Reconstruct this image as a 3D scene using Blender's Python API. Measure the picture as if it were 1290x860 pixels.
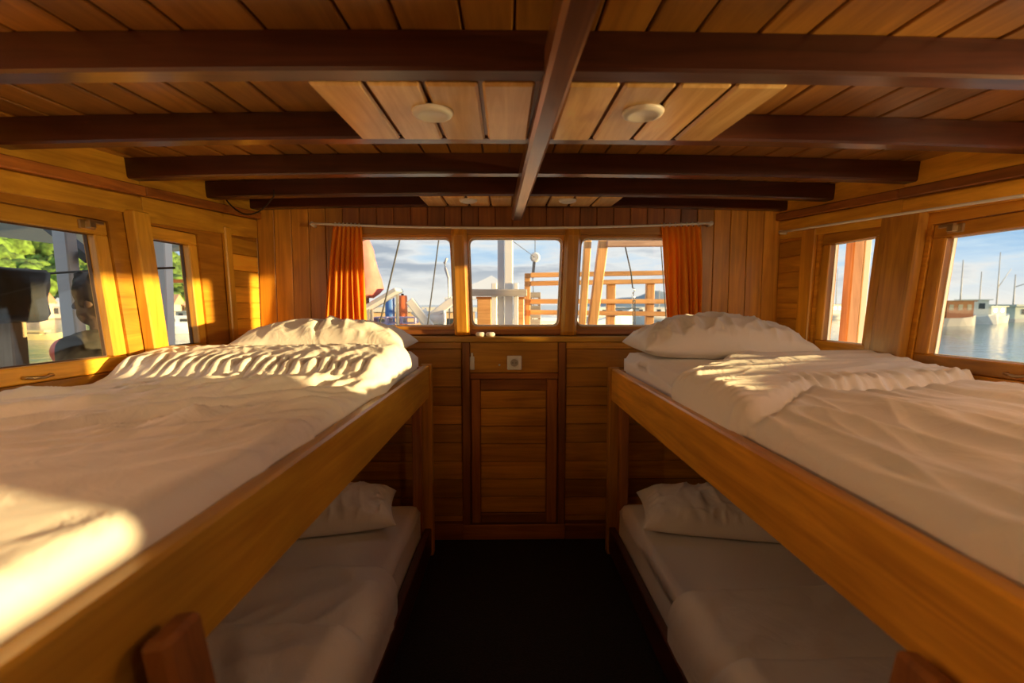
import bpy, bmesh, math, random
import numpy as np
from mathutils import Vector, Matrix, Euler
random.seed(7)
for o in list(bpy.data.objects): bpy.data.objects.remove(o, do_unlink=True)
S = bpy.context.scene
COL = S.collection

# ------------------------------------------------------------------ camera
F = 600.0; PITCH = math.atan(47/600); YAW = math.atan(9/600); CZ = 1.35
cam = bpy.data.cameras.new('camera'); cam_o = bpy.data.objects.new('camera', cam); COL.objects.link(cam_o)
cam.sensor_width = 36; cam.lens = F/1290*36; cam.clip_start = .02; cam.clip_end = 2000
cam_o.location = (0, 0, CZ); cam_o.rotation_euler = (math.pi/2-PITCH, 0, -YAW)
cam.dof.use_dof = True; cam.dof.focus_distance = 2.3; cam.dof.aperture_fstop = 2.4
S.camera = cam_o

# ------------------------------------------------------------------ sky, sun, exposure
SUN_DIR = Vector((-1, .175, -.047)).normalized()      # low golden sun, from the right and a little behind
SUN_E = 13.0
SKY_E = 0.95
CEIL_FILL_W = 4.0  # each of the added ceiling fill lamps behind the camera
SPOT_W = 60.0  # added spot out of view, lifts the upper left wall
WALL_FILL_W = 10.0            # each of the added wall lamps out of view, warm fill
S.view_settings.view_transform = 'Standard'; S.view_settings.look = 'None'
S.view_settings.gamma = 1; S.view_settings.use_curve_mapping = False
S.view_settings.exposure = 0.15

W = bpy.data.worlds.new('sky'); S.world = W; W.use_nodes = True
nt = W.node_tree; nt.nodes.clear()
def N(nt, t, **k):
    n = nt.nodes.new(t)
    for a, b in k.items(): setattr(n, a, b)
    return n
out = N(nt, 'ShaderNodeOutputWorld'); bg = N(nt, 'ShaderNodeBackground'); bg.inputs['Strength'].default_value = SKY_E
tc = N(nt, 'ShaderNodeTexCoord'); mp = N(nt, 'ShaderNodeMapping'); mp.inputs['Scale'].default_value = (2.2, 2.2, 12.0)
nz = N(nt, 'ShaderNodeTexNoise'); nz.inputs['Scale'].default_value = 1.7; nz.inputs['Detail'].default_value = 7; nz.inputs['Roughness'].default_value = .55
r1 = N(nt, 'ShaderNodeValToRGB')
r1.color_ramp.elements[0].position = .30; r1.color_ramp.elements[0].color = (.34, .58, .86, 1)
r1.color_ramp.elements[1].position = .62; r1.color_ramp.elements[1].color = (.44, .50, .58, 1)
e = r1.color_ramp.elements.new(.43); e.color = (.62, .79, .94, 1)
e = r1.color_ramp.elements.new(.51); e.color = (.86, .88, .88, 1)
sx = N(nt, 'ShaderNodeSeparateXYZ'); r2 = N(nt, 'ShaderNodeValToRGB')
r2.color_ramp.elements[0].position = 0.0; r2.color_ramp.elements[0].color = (1, 1, 1, 1)
r2.color_ramp.elements[1].position = .075; r2.color_ramp.elements[1].color = (0, 0, 0, 1)
mx = N(nt, 'ShaderNodeMix', data_type='RGBA'); mx.inputs['B'].default_value = (.95, .92, .84, 1)
nt.links.new(tc.outputs['Generated'], mp.inputs[0]); nt.links.new(mp.outputs[0], nz.inputs['Vector'])
nt.links.new(nz.outputs['Fac'], r1.inputs[0]); nt.links.new(tc.outputs['Generated'], sx.inputs[0])
nt.links.new(sx.outputs['Z'], r2.inputs[0]); nt.links.new(r2.outputs[0], mx.inputs['Factor'])
nt.links.new(r1.outputs[0], mx.inputs['A']); nt.links.new(mx.outputs['Result'], bg.inputs['Color'])
nt.links.new(bg.outputs[0], out.inputs[0])

sl = bpy.data.lights.new('sun', 'SUN'); sl.energy = SUN_E; sl.angle = math.radians(1.0); sl.color = (1, .70, .30)
so = bpy.data.objects.new('sun', sl); COL.objects.link(so)
so.rotation_euler = SUN_DIR.to_track_quat('-Z', 'Y').to_euler(); so.location = (30, -12, 6)

# ------------------------------------------------------------------ pixel to place
def ray(px, py):
    x = (px-645)/F; y = -(py-430)/F
    f = math.cos(PITCH)+y*math.sin(PITCH); u = y*math.cos(PITCH)-math.sin(PITCH)
    X = x*math.cos(YAW)+f*math.sin(YAW); Y = f*math.cos(YAW)-x*math.sin(YAW)
    return X/Y, u/Y
def at(px, py, y):
    a, b = ray(px, py); return Vector((a*y, y, CZ+b*y))

# ------------------------------------------------------------------ materials
MATS = {}
def newmat(name):
    m = bpy.data.materials.new(name); m.use_nodes = True
    nt = m.node_tree; b = nt.nodes['Principled BSDF']; MATS[name] = m
    return m, nt, b
def lk(nt, a, b): nt.links.new(a, b)
def plain(name, col, rough=.6, metal=0, noise=.0, nscale=20, bump=0, emis=None, spec=None):
    if name in MATS: return MATS[name]
    m, nt, b = newmat(name)
    b.inputs['Roughness'].default_value = rough; b.inputs['Metallic'].default_value = metal
    b.inputs['Base Color'].default_value = (*col, 1)
    if spec is not None: b.inputs['Specular IOR Level'].default_value = spec
    if noise or bump:
        tc = N(nt, 'ShaderNodeTexCoord'); nz = N(nt, 'ShaderNodeTexNoise'); nz.inputs['Scale'].default_value = nscale; nz.inputs['Detail'].default_value = 5
        lk(nt, tc.outputs['Object'], nz.inputs['Vector'])
        if noise:
            r = N(nt, 'ShaderNodeValToRGB')
            r.color_ramp.elements[0].position = .3; r.color_ramp.elements[1].position = .7
            r.color_ramp.elements[0].color = (*[c*(1-noise) for c in col], 1); r.color_ramp.elements[1].color = (*[min(1, c*(1+noise)) for c in col], 1)
            lk(nt, nz.outputs['Fac'], r.inputs[0]); lk(nt, r.outputs[0], b.inputs['Base Color'])
        if bump:
            bp = N(nt, 'ShaderNodeBump'); bp.inputs['Strength'].default_value = bump; bp.inputs['Distance'].default_value = .01
            lk(nt, nz.outputs['Fac'], bp.inputs['Height']); lk(nt, bp.outputs[0], b.inputs['Normal'])
    if emis:
        b.inputs['Emission Color'].default_value = (*emis[:3], 1); b.inputs['Emission Strength'].default_value = emis[3]
    return m
def wood(name, dark, light, axis, rough=.38, coat=.25, vary=.28, knots=False):
    key = f'{name}_{axis}'
    if key in MATS: return MATS[key]
    m, nt, b = newmat(key)
    tc = N(nt, 'ShaderNodeTexCoord'); oi = N(nt, 'ShaderNodeObjectInfo')
    ml = N(nt, 'ShaderNodeMath', operation='MULTIPLY'); ml.inputs[1].default_value = 37.0
    ad = N(nt, 'ShaderNodeVectorMath', operation='ADD')
    lk(nt, oi.outputs['Random'], ml.inputs[0]); lk(nt, tc.outputs['Object'], ad.inputs[0]); lk(nt, ml.outputs[0], ad.inputs[1])
    mp = N(nt, 'ShaderNodeMapping'); sc = [16, 16, 16]; sc['XYZ'.index(axis)] = .9; mp.inputs['Scale'].default_value = sc
    lk(nt, ad.outputs[0], mp.inputs[0])
    n1 = N(nt, 'ShaderNodeTexNoise'); n1.inputs['Scale'].default_value = 1.6; n1.inputs['Detail'].default_value = 6; n1.inputs['Distortion'].default_value = 1.1
    n1.inputs['Roughness'].default_value = .62
    lk(nt, mp.outputs[0], n1.inputs['Vector'])
    n2 = N(nt, 'ShaderNodeTexNoise'); n2.inputs['Scale'].default_value = 2.4; n2.inputs['Detail'].default_value = 3
    lk(nt, ad.outputs[0], n2.inputs['Vector'])
    r = N(nt, 'ShaderNodeValToRGB'); r.color_ramp.elements[0].position = .30; r.color_ramp.elements[1].position = .70
    r.color_ramp.elements[0].color = (*dark, 1); r.color_ramp.elements[1].color = (*light, 1)
    lk(nt, n1.outputs['Fac'], r.inputs[0])
    mr = N(nt, 'ShaderNodeMapRange'); mr.inputs['To Min'].default_value = 1-vary; mr.inputs['To Max'].default_value = 1+vary
    lk(nt, oi.outputs['Random'], mr.inputs['Value'])
    mr2 = N(nt, 'ShaderNodeMapRange'); mr2.inputs['From Min'].default_value = .3; mr2.inputs['From Max'].default_value = .7
    mr2.inputs['To Min'].default_value = .78; mr2.inputs['To Max'].default_value = 1.18
    lk(nt, n2.outputs['Fac'], mr2.inputs['Value'])
    mm = N(nt, 'ShaderNodeMath', operation='MULTIPLY'); lk(nt, mr.outputs[0], mm.inputs[0]); lk(nt, mr2.outputs[0], mm.inputs[1])
    vm = N(nt, 'ShaderNodeVectorMath', operation='SCALE'); lk(nt, r.outputs[0], vm.inputs[0]); lk(nt, mm.outputs[0], vm.inputs['Scale'])
    lk(nt, vm.outputs[0], b.inputs['Base Color'])
    b.inputs['Roughness'].default_value = rough
    b.inputs['Coat Weight'].default_value = coat; b.inputs['Coat Roughness'].default_value = .22
    bp = N(nt, 'ShaderNodeBump'); bp.inputs['Strength'].default_value = .18; bp.inputs['Distance'].default_value = .004
    lk(nt, n1.outputs['Fac'], bp.inputs['Height']); lk(nt, bp.outputs[0], b.inputs['Normal'])
    return m
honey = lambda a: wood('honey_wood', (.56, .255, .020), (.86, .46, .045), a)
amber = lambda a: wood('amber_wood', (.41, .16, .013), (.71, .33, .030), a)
ceilw = lambda a: wood('ceiling_wood', (.24, .095, .013), (.45, .20, .03), a, vary=.22)
hatchw = lambda a: wood('hatch_wood', (.68, .37, .11), (.95, .66, .27), a, vary=.15)
darkw = lambda a: wood('dark_beam_wood', (.040, .010, .006), (.095, .026, .013), a, rough=.33, coat=.45, vary=.12)
midw = lambda a: wood('red_brown_wood', (.21, .065, .012), (.42, .15, .026), a)
greyw = lambda a: wood('weathered_wood', (.36, .31, .26), (.62, .55, .47), a, rough=.7, coat=0)
deckw = lambda a: wood('teak_rail_wood', (.50, .235, .075), (.80, .44, .17), a, rough=.5, coat=.1, vary=.1)

def cloth_mat(name, col, scale=1.0, rough=.85, sheen=.2, fine=.6):
    m, nt, b = newmat(name)
    b.inputs['Base Color'].default_value = (*col, 1); b.inputs['Roughness'].default_value = rough
    b.inputs['Sheen Weight'].default_value = sheen; b.inputs['Specular IOR Level'].default_value = .2
    tc = N(nt, 'ShaderNodeTexCoord')
    n1 = N(nt, 'ShaderNodeTexNoise'); n1.inputs['Scale'].default_value = 7*scale; n1.inputs['Detail'].default_value = 4; n1.inputs['Distortion'].default_value = 1.4
    lk(nt, tc.outputs['Object'], n1.inputs['Vector'])
    bp = N(nt, 'ShaderNodeBump'); bp.inputs['Strength'].default_value = fine; bp.inputs['Distance'].default_value = .012
    lk(nt, n1.outputs['Fac'], bp.inputs['Height']); lk(nt, bp.outputs[0], b.inputs['Normal'])
    return m
SHEET = cloth_mat('white_cotton', (.83, .79, .74))
SHEET2 = cloth_mat('white_mattress_sheet', (.84, .81, .78), .6, fine=.25)
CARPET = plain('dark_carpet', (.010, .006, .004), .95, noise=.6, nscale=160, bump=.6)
WHITE = plain('white_paint', (.80, .80, .80), .45)
PLASTIC = plain('white_plastic', (.82, .80, .74), .35)
GASKET = plain('white_seal', (.85, .86, .86), .5)
METAL = plain('brass_metal', (.62, .50, .30), .3, metal=1)
STEEL = plain('steel', (.55, .55, .55), .35, metal=1)
BLACK = plain('black_rubber', (.012, .012, .012), .5)
ROPE = plain('dark_rope', (.07, .07, .065), .8)
HULL = plain('hull_shell', (.30, .16, .07), .6)
m, nt, b = newmat('window_glass')
nt.nodes.remove(b); o_ = nt.nodes['Material Output']
t = N(nt, 'ShaderNodeBsdfTransparent'); t.inputs[0].default_value = (.985, .99, .985, 1)
g = N(nt, 'ShaderNodeBsdfGlossy'); g.inputs['Roughness'].default_value = .02
ms = N(nt, 'ShaderNodeMixShader'); ms.inputs[0].default_value = .035
lk(nt, t.outputs[0], ms.inputs[1]); lk(nt, g.outputs[0], ms.inputs[2]); lk(nt, ms.outputs[0], o_.inputs[0])
GLASS = m
m, nt, b = newmat('orange_curtain_cloth')
b.inputs['Base Color'].default_value = (.98, .40, .025, 1); b.inputs['Roughness'].default_value = .8
tr = N(nt, 'ShaderNodeBsdfTranslucent'); tr.inputs[0].default_value = (1, .46, .04, 1)
ms = N(nt, 'ShaderNodeMixShader'); ms.inputs[0].default_value = .45
lk(nt, b.outputs[0], ms.inputs[1]); lk(nt, tr.outputs[0], ms.inputs[2]); lk(nt, ms.outputs[0], nt.nodes['Material Output'].inputs[0])
CURTAIN = m
m, nt, b = newmat('sea_water')
b.inputs['Base Color'].default_value = (.16, .23, .22, 1); b.inputs['Roughness'].default_value = .10; b.inputs['IOR'].default_value = 1.33
tc = N(nt, 'ShaderNodeTexCoord'); n1 = N(nt, 'ShaderNodeTexNoise'); n1.inputs['Scale'].default_value = .9; n1.inputs['Detail'].default_value = 6
lk(nt, tc.outputs['Object'], n1.inputs['Vector'])
bp = N(nt, 'ShaderNodeBump'); bp.inputs['Strength'].default_value = .35; bp.inputs['Distance'].default_value = .25
lk(nt, n1.outputs['Fac'], bp.inputs['Height']); lk(nt, bp.outputs[0], b.inputs['Normal'])
SEA = m

# ------------------------------------------------------------------ mesh helpers
WLOC = {}
def link(name, bm, mat, parent=None, smooth=False, label=None, cat=None, group=None, kind=None, base=False):
    """one mesh object from a bmesh (or a mesh) given in world coordinates"""
    if isinstance(bm, bmesh.types.BMesh):
        bmesh.ops.recalc_face_normals(bm, faces=bm.faces)
        me = bpy.data.meshes.new(name); bm.to_mesh(me); bm.free()
    else: me = bm
    n = len(me.vertices); co = np.empty(n*3); me.vertices.foreach_get('co', co); co = co.reshape(-1, 3)
    lo, hi = co.min(0), co.max(0); org = (lo+hi)/2; org[2] = lo[2]
    co -= org; me.vertices.foreach_set('co', co.ravel()); me.update()
    if smooth: me.polygons.foreach_set('use_smooth', [True]*len(me.polygons))
    o = bpy.data.objects.new(name, me); COL.objects.link(o)
    if isinstance(mat, (list, tuple)):
        for q in mat: me.materials.append(q)
    else: me.materials.append(mat)
    w = Vector(org); WLOC[o.name] = w.copy()
    if parent: o.parent = parent; o.location = w-WLOC[parent.name]
    else: o.location = w
    tag(o, label, cat, group, kind)
    return o
def tag(o, label=None, cat=None, group=None, kind=None):
    if label: o['label'] = label
    if cat: o['category'] = cat
    if group: o['group'] = group
    if kind: o['kind'] = kind
    return o
def thing(name, loc, label, cat=None, group=None, kind=None):
    o = bpy.data.objects.new(name, None); COL.objects.link(o); o.location = loc; o.empty_display_size = .1
    WLOC[o.name] = Vector(loc)
    return tag(o, label, cat, group, kind)
def hexa(bm, P, bev=0):
    """P: 8 corners, bottom loop 0-3, top loop 4-7"""
    v = [bm.verts.new(p) for p in P]
    fs = [bm.faces.new([v[i] for i in q]) for q in ((3, 2, 1, 0), (4, 5, 6, 7), (0, 1, 5, 4), (1, 2, 6, 5), (2, 3, 7, 6), (3, 0, 4, 7))]
    if bev:
        es = list({e for f in fs for e in f.edges})
        bmesh.ops.bevel(bm, geom=es, offset=bev, segments=1, affect='EDGES')
    return bm
def box(bm, x0, x1, y0, y1, z0, z1, bev=0):
    return hexa(bm, [(x0, y0, z0), (x1, y0, z0), (x1, y1, z0), (x0, y1, z0), (x0, y0, z1), (x1, y0, z1), (x1, y1, z1), (x0, y1, z1)], bev)
def nb(): return bmesh.new()
def bx(*a, bev=0): return box(nb(), *a, bev=bev)
def bar(bm, p0, p1, w, h, up=(0, 0, 1), bev=0):
    p0 = Vector(p0); p1 = Vector(p1); d = (p1-p0).normalized(); up = Vector(up)
    s = d.cross(up)
    if s.length < 1e-4: s = d.cross(Vector((1, 0, 0)))
    s.normalize(); u = s.cross(d).normalized()
    s = s*w/2; u = u*h/2
    return hexa(bm, [p0-s-u, p0+s-u, p1+s-u, p1-s-u, p0-s+u, p0+s+u, p1+s+u, p1-s+u], bev)
def tube(bm, pts, r, seg=8, r1=None, cap=True):
    pts = [Vector(p) for p in pts]; n = len(pts); rings = []
    for i, p in enumerate(pts):
        d = (pts[min(i+1, n-1)]-pts[max(i-1, 0)]).normalized()
        a = d.cross(Vector((0, 0, 1)))
        if a.length < 1e-3: a = d.cross(Vector((0, 1, 0)))
        a.normalize(); c = a.cross(d)
        rr = r if r1 is None else r+(r1-r)*i/(n-1)
        rings.append([bm.verts.new(p+(a*math.cos(k*math.tau/seg)+c*math.sin(k*math.tau/seg))*rr) for k in range(seg)])
    for A, B in zip(rings, rings[1:]):
        for k in range(seg): bm.faces.new([A[k], A[(k+1) % seg], B[(k+1) % seg], B[k]])
    if cap: bm.faces.new(rings[0][::-1]); bm.faces.new(rings[-1])
    return bm
def lathe(bm, prof, c, seg=24, axis='Z'):
    """prof: (r, h) pairs turned about an axis through c"""
    rings = []
    for r, h in prof:
        ring = []
        for k in range(seg):
            a, b_ = r*math.cos(k*math.tau/seg), r*math.sin(k*math.tau/seg)
            v = {'Z': (a, b_, h), 'Y': (a, h, b_), 'X': (h, a, b_)}[axis]
            ring.append(bm.verts.new(Vector(c)+Vector(v)))
        rings.append(ring)
    for A, B in zip(rings, rings[1:]):
        for k in range(seg): bm.faces.new([A[k], A[(k+1) % seg], B[(k+1) % seg], B[k]])
    bm.faces.new(rings[0]); bm.faces.new(rings[-1])
    return bm
def grid_mesh(name, X, Y, Z, close=False):
    nu, nv = X.shape; V = np.stack([X, Y, Z], -1).reshape(-1, 3)
    idx = np.arange(nu*nv).reshape(nu, nv)
    q = np.stack([idx[:-1, :-1], idx[1:, :-1], idx[1:, 1:], idx[:-1, 1:]], -1).reshape(-1, 4)
    me = bpy.data.meshes.new(name); me.from_pydata(V.tolist(), [], q.tolist()); me.update(); return me
_perm = np.random.RandomState(3).permutation(512)
_g = np.random.RandomState(4).uniform(-1, 1, (512, 2))
def pn(x, y, seed=0):
    """gradient noise, vectorised, about -0.5..0.5"""
    x = np.asarray(x, float); y = np.asarray(y, float)
    xi = np.floor(x).astype(int); yi = np.floor(y).astype(int); xf = x-xi; yf = y-yi
    def gr(i, j): return _g[_perm[(_perm[(i+seed*17) % 512]+j) % 512]]
    def dt(i, j, a, b_): q = gr(i, j); return q[..., 0]*a+q[..., 1]*b_
    u = xf**3*(xf*(xf*6-15)+10); v = yf**3*(yf*(yf*6-15)+10)
    a = dt(xi, yi, xf, yf)*(1-u)+dt(xi+1, yi, xf-1, yf)*u
    b_ = dt(xi, yi+1, xf, yf-1)*(1-u)+dt(xi+1, yi+1, xf-1, yf-1)*u
    return a*(1-v)+b_*v
def sstep(a, b_, x):
    t = np.clip((x-a)/(b_-a), 0, 1); return t*t*(3-2*t)
def ridge(x, y, p, q, w):
    """1 on the segment p-q, falling off over w"""
    px, py = q[0]-p[0], q[1]-p[1]; L = px*px+py*py
    t = np.clip(((x-p[0])*px+(y-p[1])*py)/L, 0, 1)
    d = np.hypot(x-p[0]-t*px, y-p[1]-t*py); return np.exp(-(d/w)**2)

# ------------------------------------------------------------------ cabin frame of reference
CX = .09; YF = 2.76; YB = -1.9
def lean(y): return max(0, min(.1, .12*(2.75-y)))
def wx(side, y, z, n=0): return CX+side*(1.503+.117*(2.75-y)+lean(y)*(z-1.87)-n)
def wbox(side, y0, y1, z0, z1, n0, n1, bev=0, dz=0):
    """piece on a side wall; n is how far it stands into the cabin; dz: rise of the piece towards the bow"""
    P = []
    for z, up in ((z0, 0), (z1, 1)):
        for (y, n) in ((y0, n0), (y1, n0), (y1, n1), (y0, n1)):
            zz = z+(dz if y == y1 else 0); P.append((wx(side, y, zz, n), y, zz))
    return hexa(nb(), P, bev)
def camber(x): return -.010*(x-CX)**2
def sheer(y): return 1.853+.038*(y-1.49)          # underside of the cross beams

# ------------------------------------------------------------------ floor
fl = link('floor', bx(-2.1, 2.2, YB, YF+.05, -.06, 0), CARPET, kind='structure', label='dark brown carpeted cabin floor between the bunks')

# ------------------------------------------------------------------ ceiling
bm = nb()
ys = np.linspace(YB-.1, YF+.12, 8)
for a, b_ in zip(ys, ys[1:]):
    hexa(bm, [(-2.15, a, sheer(a)+.098), (2.3, a, sheer(a)+.098), (2.3, b_, sheer(b_)+.098), (-2.15, b_, sheer(b_)+.098),
              (-2.15, a, sheer(a)+.16), (2.3, a, sheer(a)+.16), (2.3, b_, sheer(b_)+.16), (-2.15, b_, sheer(b_)+.16)])
ceil_o = link('ceiling', bm, midw('Y'), kind='structure', label='boarded cabin ceiling with dark cross beams')
x = -2.02; i = 0
while x < 2.15:
    w = random.choice((.105, .13, .15, .17)); c = camber(x+w/2)
    y0 = YB; y1 = YF-.001; zA, zB = sheer(y0)+.079+c, sheer(y1)+.079+c
    a, b_ = x+.0025, x+w-.0025
    link('plank', hexa(nb(), [(a, y0, zA), (b_, y0, zA), (b_, y1, zB), (a, y1, zB), (a, y0, zA+.018), (b_, y0, zA+.018), (b_, y1, zB+.018), (a, y1, zB+.018)], .003), ceilw('Y'), ceil_o)
    x += w; i += 1
def cross_beam(y0, w=.058, h=.078):
    zb = sheer(y0); xl = wx(-1, y0, zb)+.004; xr = wx(1, y0, zb)-.004; n = 14
    pf = [(y0, zb+h), (y0, zb+.006), (y0+.006, zb), (y0+w-.006, zb), (y0+w, zb+.006), (y0+w, zb+h)]
    bm = nb(); rows = []
    for i in range(n+1):
        x = xl+(xr-xl)*i/n; rows.append([bm.verts.new((x, a, b_+camber(x))) for a, b_ in pf])
    for A, B in zip(rows, rows[1:]):
        for k in range(6): bm.faces.new([A[k], A[(k+1) % 6], B[(k+1) % 6], B[k]])
    bm.faces.new(rows[0]); bm.faces.new(rows[-1])
    return link('cross_beam', bm, darkw('X'), ceil_o)
for yb in (-1.3, -.84, -.35, .11, .57, 1.03, 1.49, 1.945, 2.37, 2.695): cross_beam(yb)
# long centre beam under the cross beams
bm = nb(); rows = []
for y, xc in ((YB+.02, .19), (.0, .139), (.76, .119), (1.6, .095), (2.40, .074), (2.685, .067)):
    zb = 1.806+.002*(y-1) if y < 2.5 else 1.812
    hw_ = .029
    pf = [(-hw_, .07), (-hw_, .009), (-hw_+.009, 0), (hw_-.009, 0), (hw_, .009), (hw_, .07)]
    rows.append([bm.verts.new((xc+a, y, zb+b_)) for a, b_ in pf])
for A, B in zip(rows, rows[1:]):
    for k in range(6): bm.faces.new([A[k], A[(k+1) % 6], B[(k+1) % 6], B[k]])
bm.faces.new(rows[0]); bm.faces.new(rows[-1])
link('centre_beam', bm, wood('centre_beam_wood', (.10, .036, .018), (.20, .085, .042), 'Y', rough=.28, coat=.6, vary=.05), ceil_o)
# two lighter hatch panels, flush with the beam undersides
def hatch(y0, y1, xl, xr, xc, lamps):
    z0, z1 = sheer(y0)-.004, sheer(y1)-.004
    root = link('hatch_panel', hexa(nb(), [(xl, y0, z0+.010), (xr, y0, z0+.010), (xr, y1, z1+.010), (xl, y1, z1+.010),
                (xl, y0, z0+.022), (xr, y0, z0+.022), (xr, y1, z1+.022), (xl, y1, z1+.022)]), midw('Y'), ceil_o)
    for (a, b_) in ((xl, xc-.032), (xc+.032, xr)):
        n = 4; w = (b_-a)/n
        for k in range(n):
            p, q = a+k*w+.005, a+(k+1)*w-.005
            link('board', hexa(nb(), [(p, y0, z0-.004), (q, y0, z0-.004), (q, y1, z1-.004), (p, y1, z1-.004), (p, y0, z0+.010), (q, y0, z0+.010), (q, y1, z1+.010), (p, y1, z1+.010)], .006), hatchw('Y'), root)
    return z0
hatch(1.090, 1.487, -.437, .635, .105, None)
hatch(2.43, 2.693, -.433, .600, .075, None)
def downlight(px, py, r, label):
    y = 1.25
    for _ in range(30): a, b_ = ray(px, py); y = (sheer(y)-.009-CZ)/b_
    c = Vector((a*y, y, sheer(y)-.0085))
    t_ = thing('ceiling_light', c, label, 'light', 'round ceiling lights on the hatch boards')
    link('trim_ring', lathe(nb(), [(r*.62, -.010), (r*.70, -.013), (r*.93, -.009), (r, -.003), (r, 0)], c, 32), PLASTIC, t_, True)
    link('diffuser', lathe(nb(), [(r*.30, -.0095), (r*.62, -.007), (r*.63, -.002)], c, 32), plain('lamp_diffuser', (.80, .75, .62), .5), t_, True)
for p, l in (((545, 141), 'round cream ceiling light on the wide hatch, over the bunk below the hillside windows'), ((810, 141), 'round cream ceiling light on the wide hatch, over the bunk below the curtain wire'),
             ((590, 252), 'small round cream ceiling light by the bow windows, over the pair of white cases'), ((715, 252), 'small round cream ceiling light by the bow windows, on the orange ladder frame side')):
    downlight(*p, .052 if p[1] < 200 else .046, l)

def aft_fill_lamp(x, y, label, watt):  # added ceiling lamp behind the camera, fills the otherwise dim cabin
    c = Vector((x, y, sheer(y)-.0085)); r = .06
    t_ = thing('ceiling_light', c, label, 'light', 'added fill lamps over the aft end')
    link('trim_ring', lathe(nb(), [(r*.62, -.010), (r*.70, -.013), (r*.93, -.009), (r, -.003), (r, 0)], c, 32), PLASTIC, t_, True)
    link('diffuser', lathe(nb(), [(r*.30, -.0095), (r*.62, -.007), (r*.63, -.002)], c, 32), plain('fill_diffuser', (.8, .75, .62), .5, emis=(1, .72, .42, 6)), t_, True)
    l = bpy.data.lights.new('fill_glow', 'POINT'); l.energy = watt; l.color = (1, .66, .34); l.shadow_soft_size = .06
    o = bpy.data.objects.new('fill_glow', l); COL.objects.link(o); o.parent = t_; o.location = (0, 0, -.09)
aft_fill_lamp(-.556, -.20, 'added unseen ceiling fill lamp aft of the bunk below the hillside windows', CEIL_FILL_W)
aft_fill_lamp(.815, -.20, 'added unseen ceiling fill lamp aft of the bunk below the curtain wire', CEIL_FILL_W)

# ------------------------------------------------------------------ side walls
def cells(holes, y0, y1, z0, z1):
    yb = sorted({y0, y1, *[h[0] for h in holes], *[h[1] for h in holes]}); zb = sorted({z0, z1, *[h[2] for h in holes], *[h[3] for h in holes]})
    for a, b_ in zip(yb, yb[1:]):
        for c, d in zip(zb, zb[1:]):
            if any(h[0] <= a+1e-6 and b_ <= h[1]+1e-6 and h[2] <= c+1e-6 and d <= h[3]+1e-6 for h in holes): continue
            yield a, b_, c, d
WIN = {-1: [(2.0, 2.255, 1.165, 1.625), (.88, 1.795, 1.155, 1.607), (-1.45, -.36, 1.155, 1.60)],
       1: [(2.135, 2.395, 1.165, 1.650), (1.13, 1.815, 1.155, 1.605), (-1.0, .19, 1.155, 1.60)]}   # glass, y0 y1 z0 z1
FW = .055
wall = {}
for s, nm in ((-1, 'left'), (1, 'right')):
    holes = [(a-FW, b_+FW, c-FW, d+FW) for a, b_, c, d in WIN[s]]
    bm = nb()
    for a, b_, c, d in cells(holes, YB, YF+.06, -.06, 2.03):
        b2 = wbox(s, a, b_, c, d, -.09, 0); me = bpy.data.meshes.new('t'); b2.to_mesh(me); b2.free(); bm.from_mesh(me); bpy.data.meshes.remove(me)
    wall[s] = link('wall_'+nm, bm, amber('Y'), kind='structure', label='varnished boarded cabin wall '+('with windows towards the green hillside' if s < 0 else 'with windows towards the open harbour'))
    wl = wall[s]
    # top board, stringer, lintel
    top = lambda y: 1.803+.05*(y-1.5)
    for ya, yb in ((YB, -.5), (-.5, .9), (.9, 2.0), (2.0, YF-.004)):
        link('top_board', wbox(s, ya+.001, yb-.001, top(ya), sheer(ya)+.075, 0, .016, .002, dz=top(yb)-top(ya)), honey('Y'), wl)
        link('stringer', wbox(s, ya+.001, yb-.001, top(ya)-.040, top(ya), 0, .040, .004, dz=top(yb)-top(ya)), midw('Y'), wl)
        link('lintel_board', wbox(s, ya+.001, yb-.001, 1.675+.02*(ya-1.5), top(ya)-.041, 0, .014, .002, dz=.045*(yb-ya)), honey('Y'), wl)
    # sill boards
    for ya, yb in ((YB, -.1), (-.1, YF-.12)):
        link('sill_board', wbox(s, ya+.001, yb-.001, 1.075, 1.099, 0, .022, .003), amber('Y'), wl)
    # uprights
    posts = [(1.915, 1.995, .045), (2.475, 2.525, .022)] if s < 0 else [(2.035, 2.075, .030), (1.885, 2.03, .040), (2.47, 2.57, .020)]
    for a, b_, n in posts+[(-.22, -.06, .04), (.62, .76, .04)][:0 if s > 0 else 2]+([(.62, .78, .04)] if s > 0 else []):
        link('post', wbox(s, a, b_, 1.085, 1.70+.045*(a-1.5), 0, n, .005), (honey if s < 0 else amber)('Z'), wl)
    # horizontal planks between the last post and the bow corner, and under the window sills
    a0 = 2.528 if s < 0 else 2.573
    z = 1.10
    while z < 1.69:
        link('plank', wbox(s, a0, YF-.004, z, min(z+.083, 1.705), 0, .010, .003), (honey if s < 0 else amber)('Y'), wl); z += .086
    z = .02
    while z < 1.05:
        link('plank', wbox(s, YB, YF-.12, z, z+.118, 0, .010, .003), midw('Y'), wl); z += .122

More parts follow.
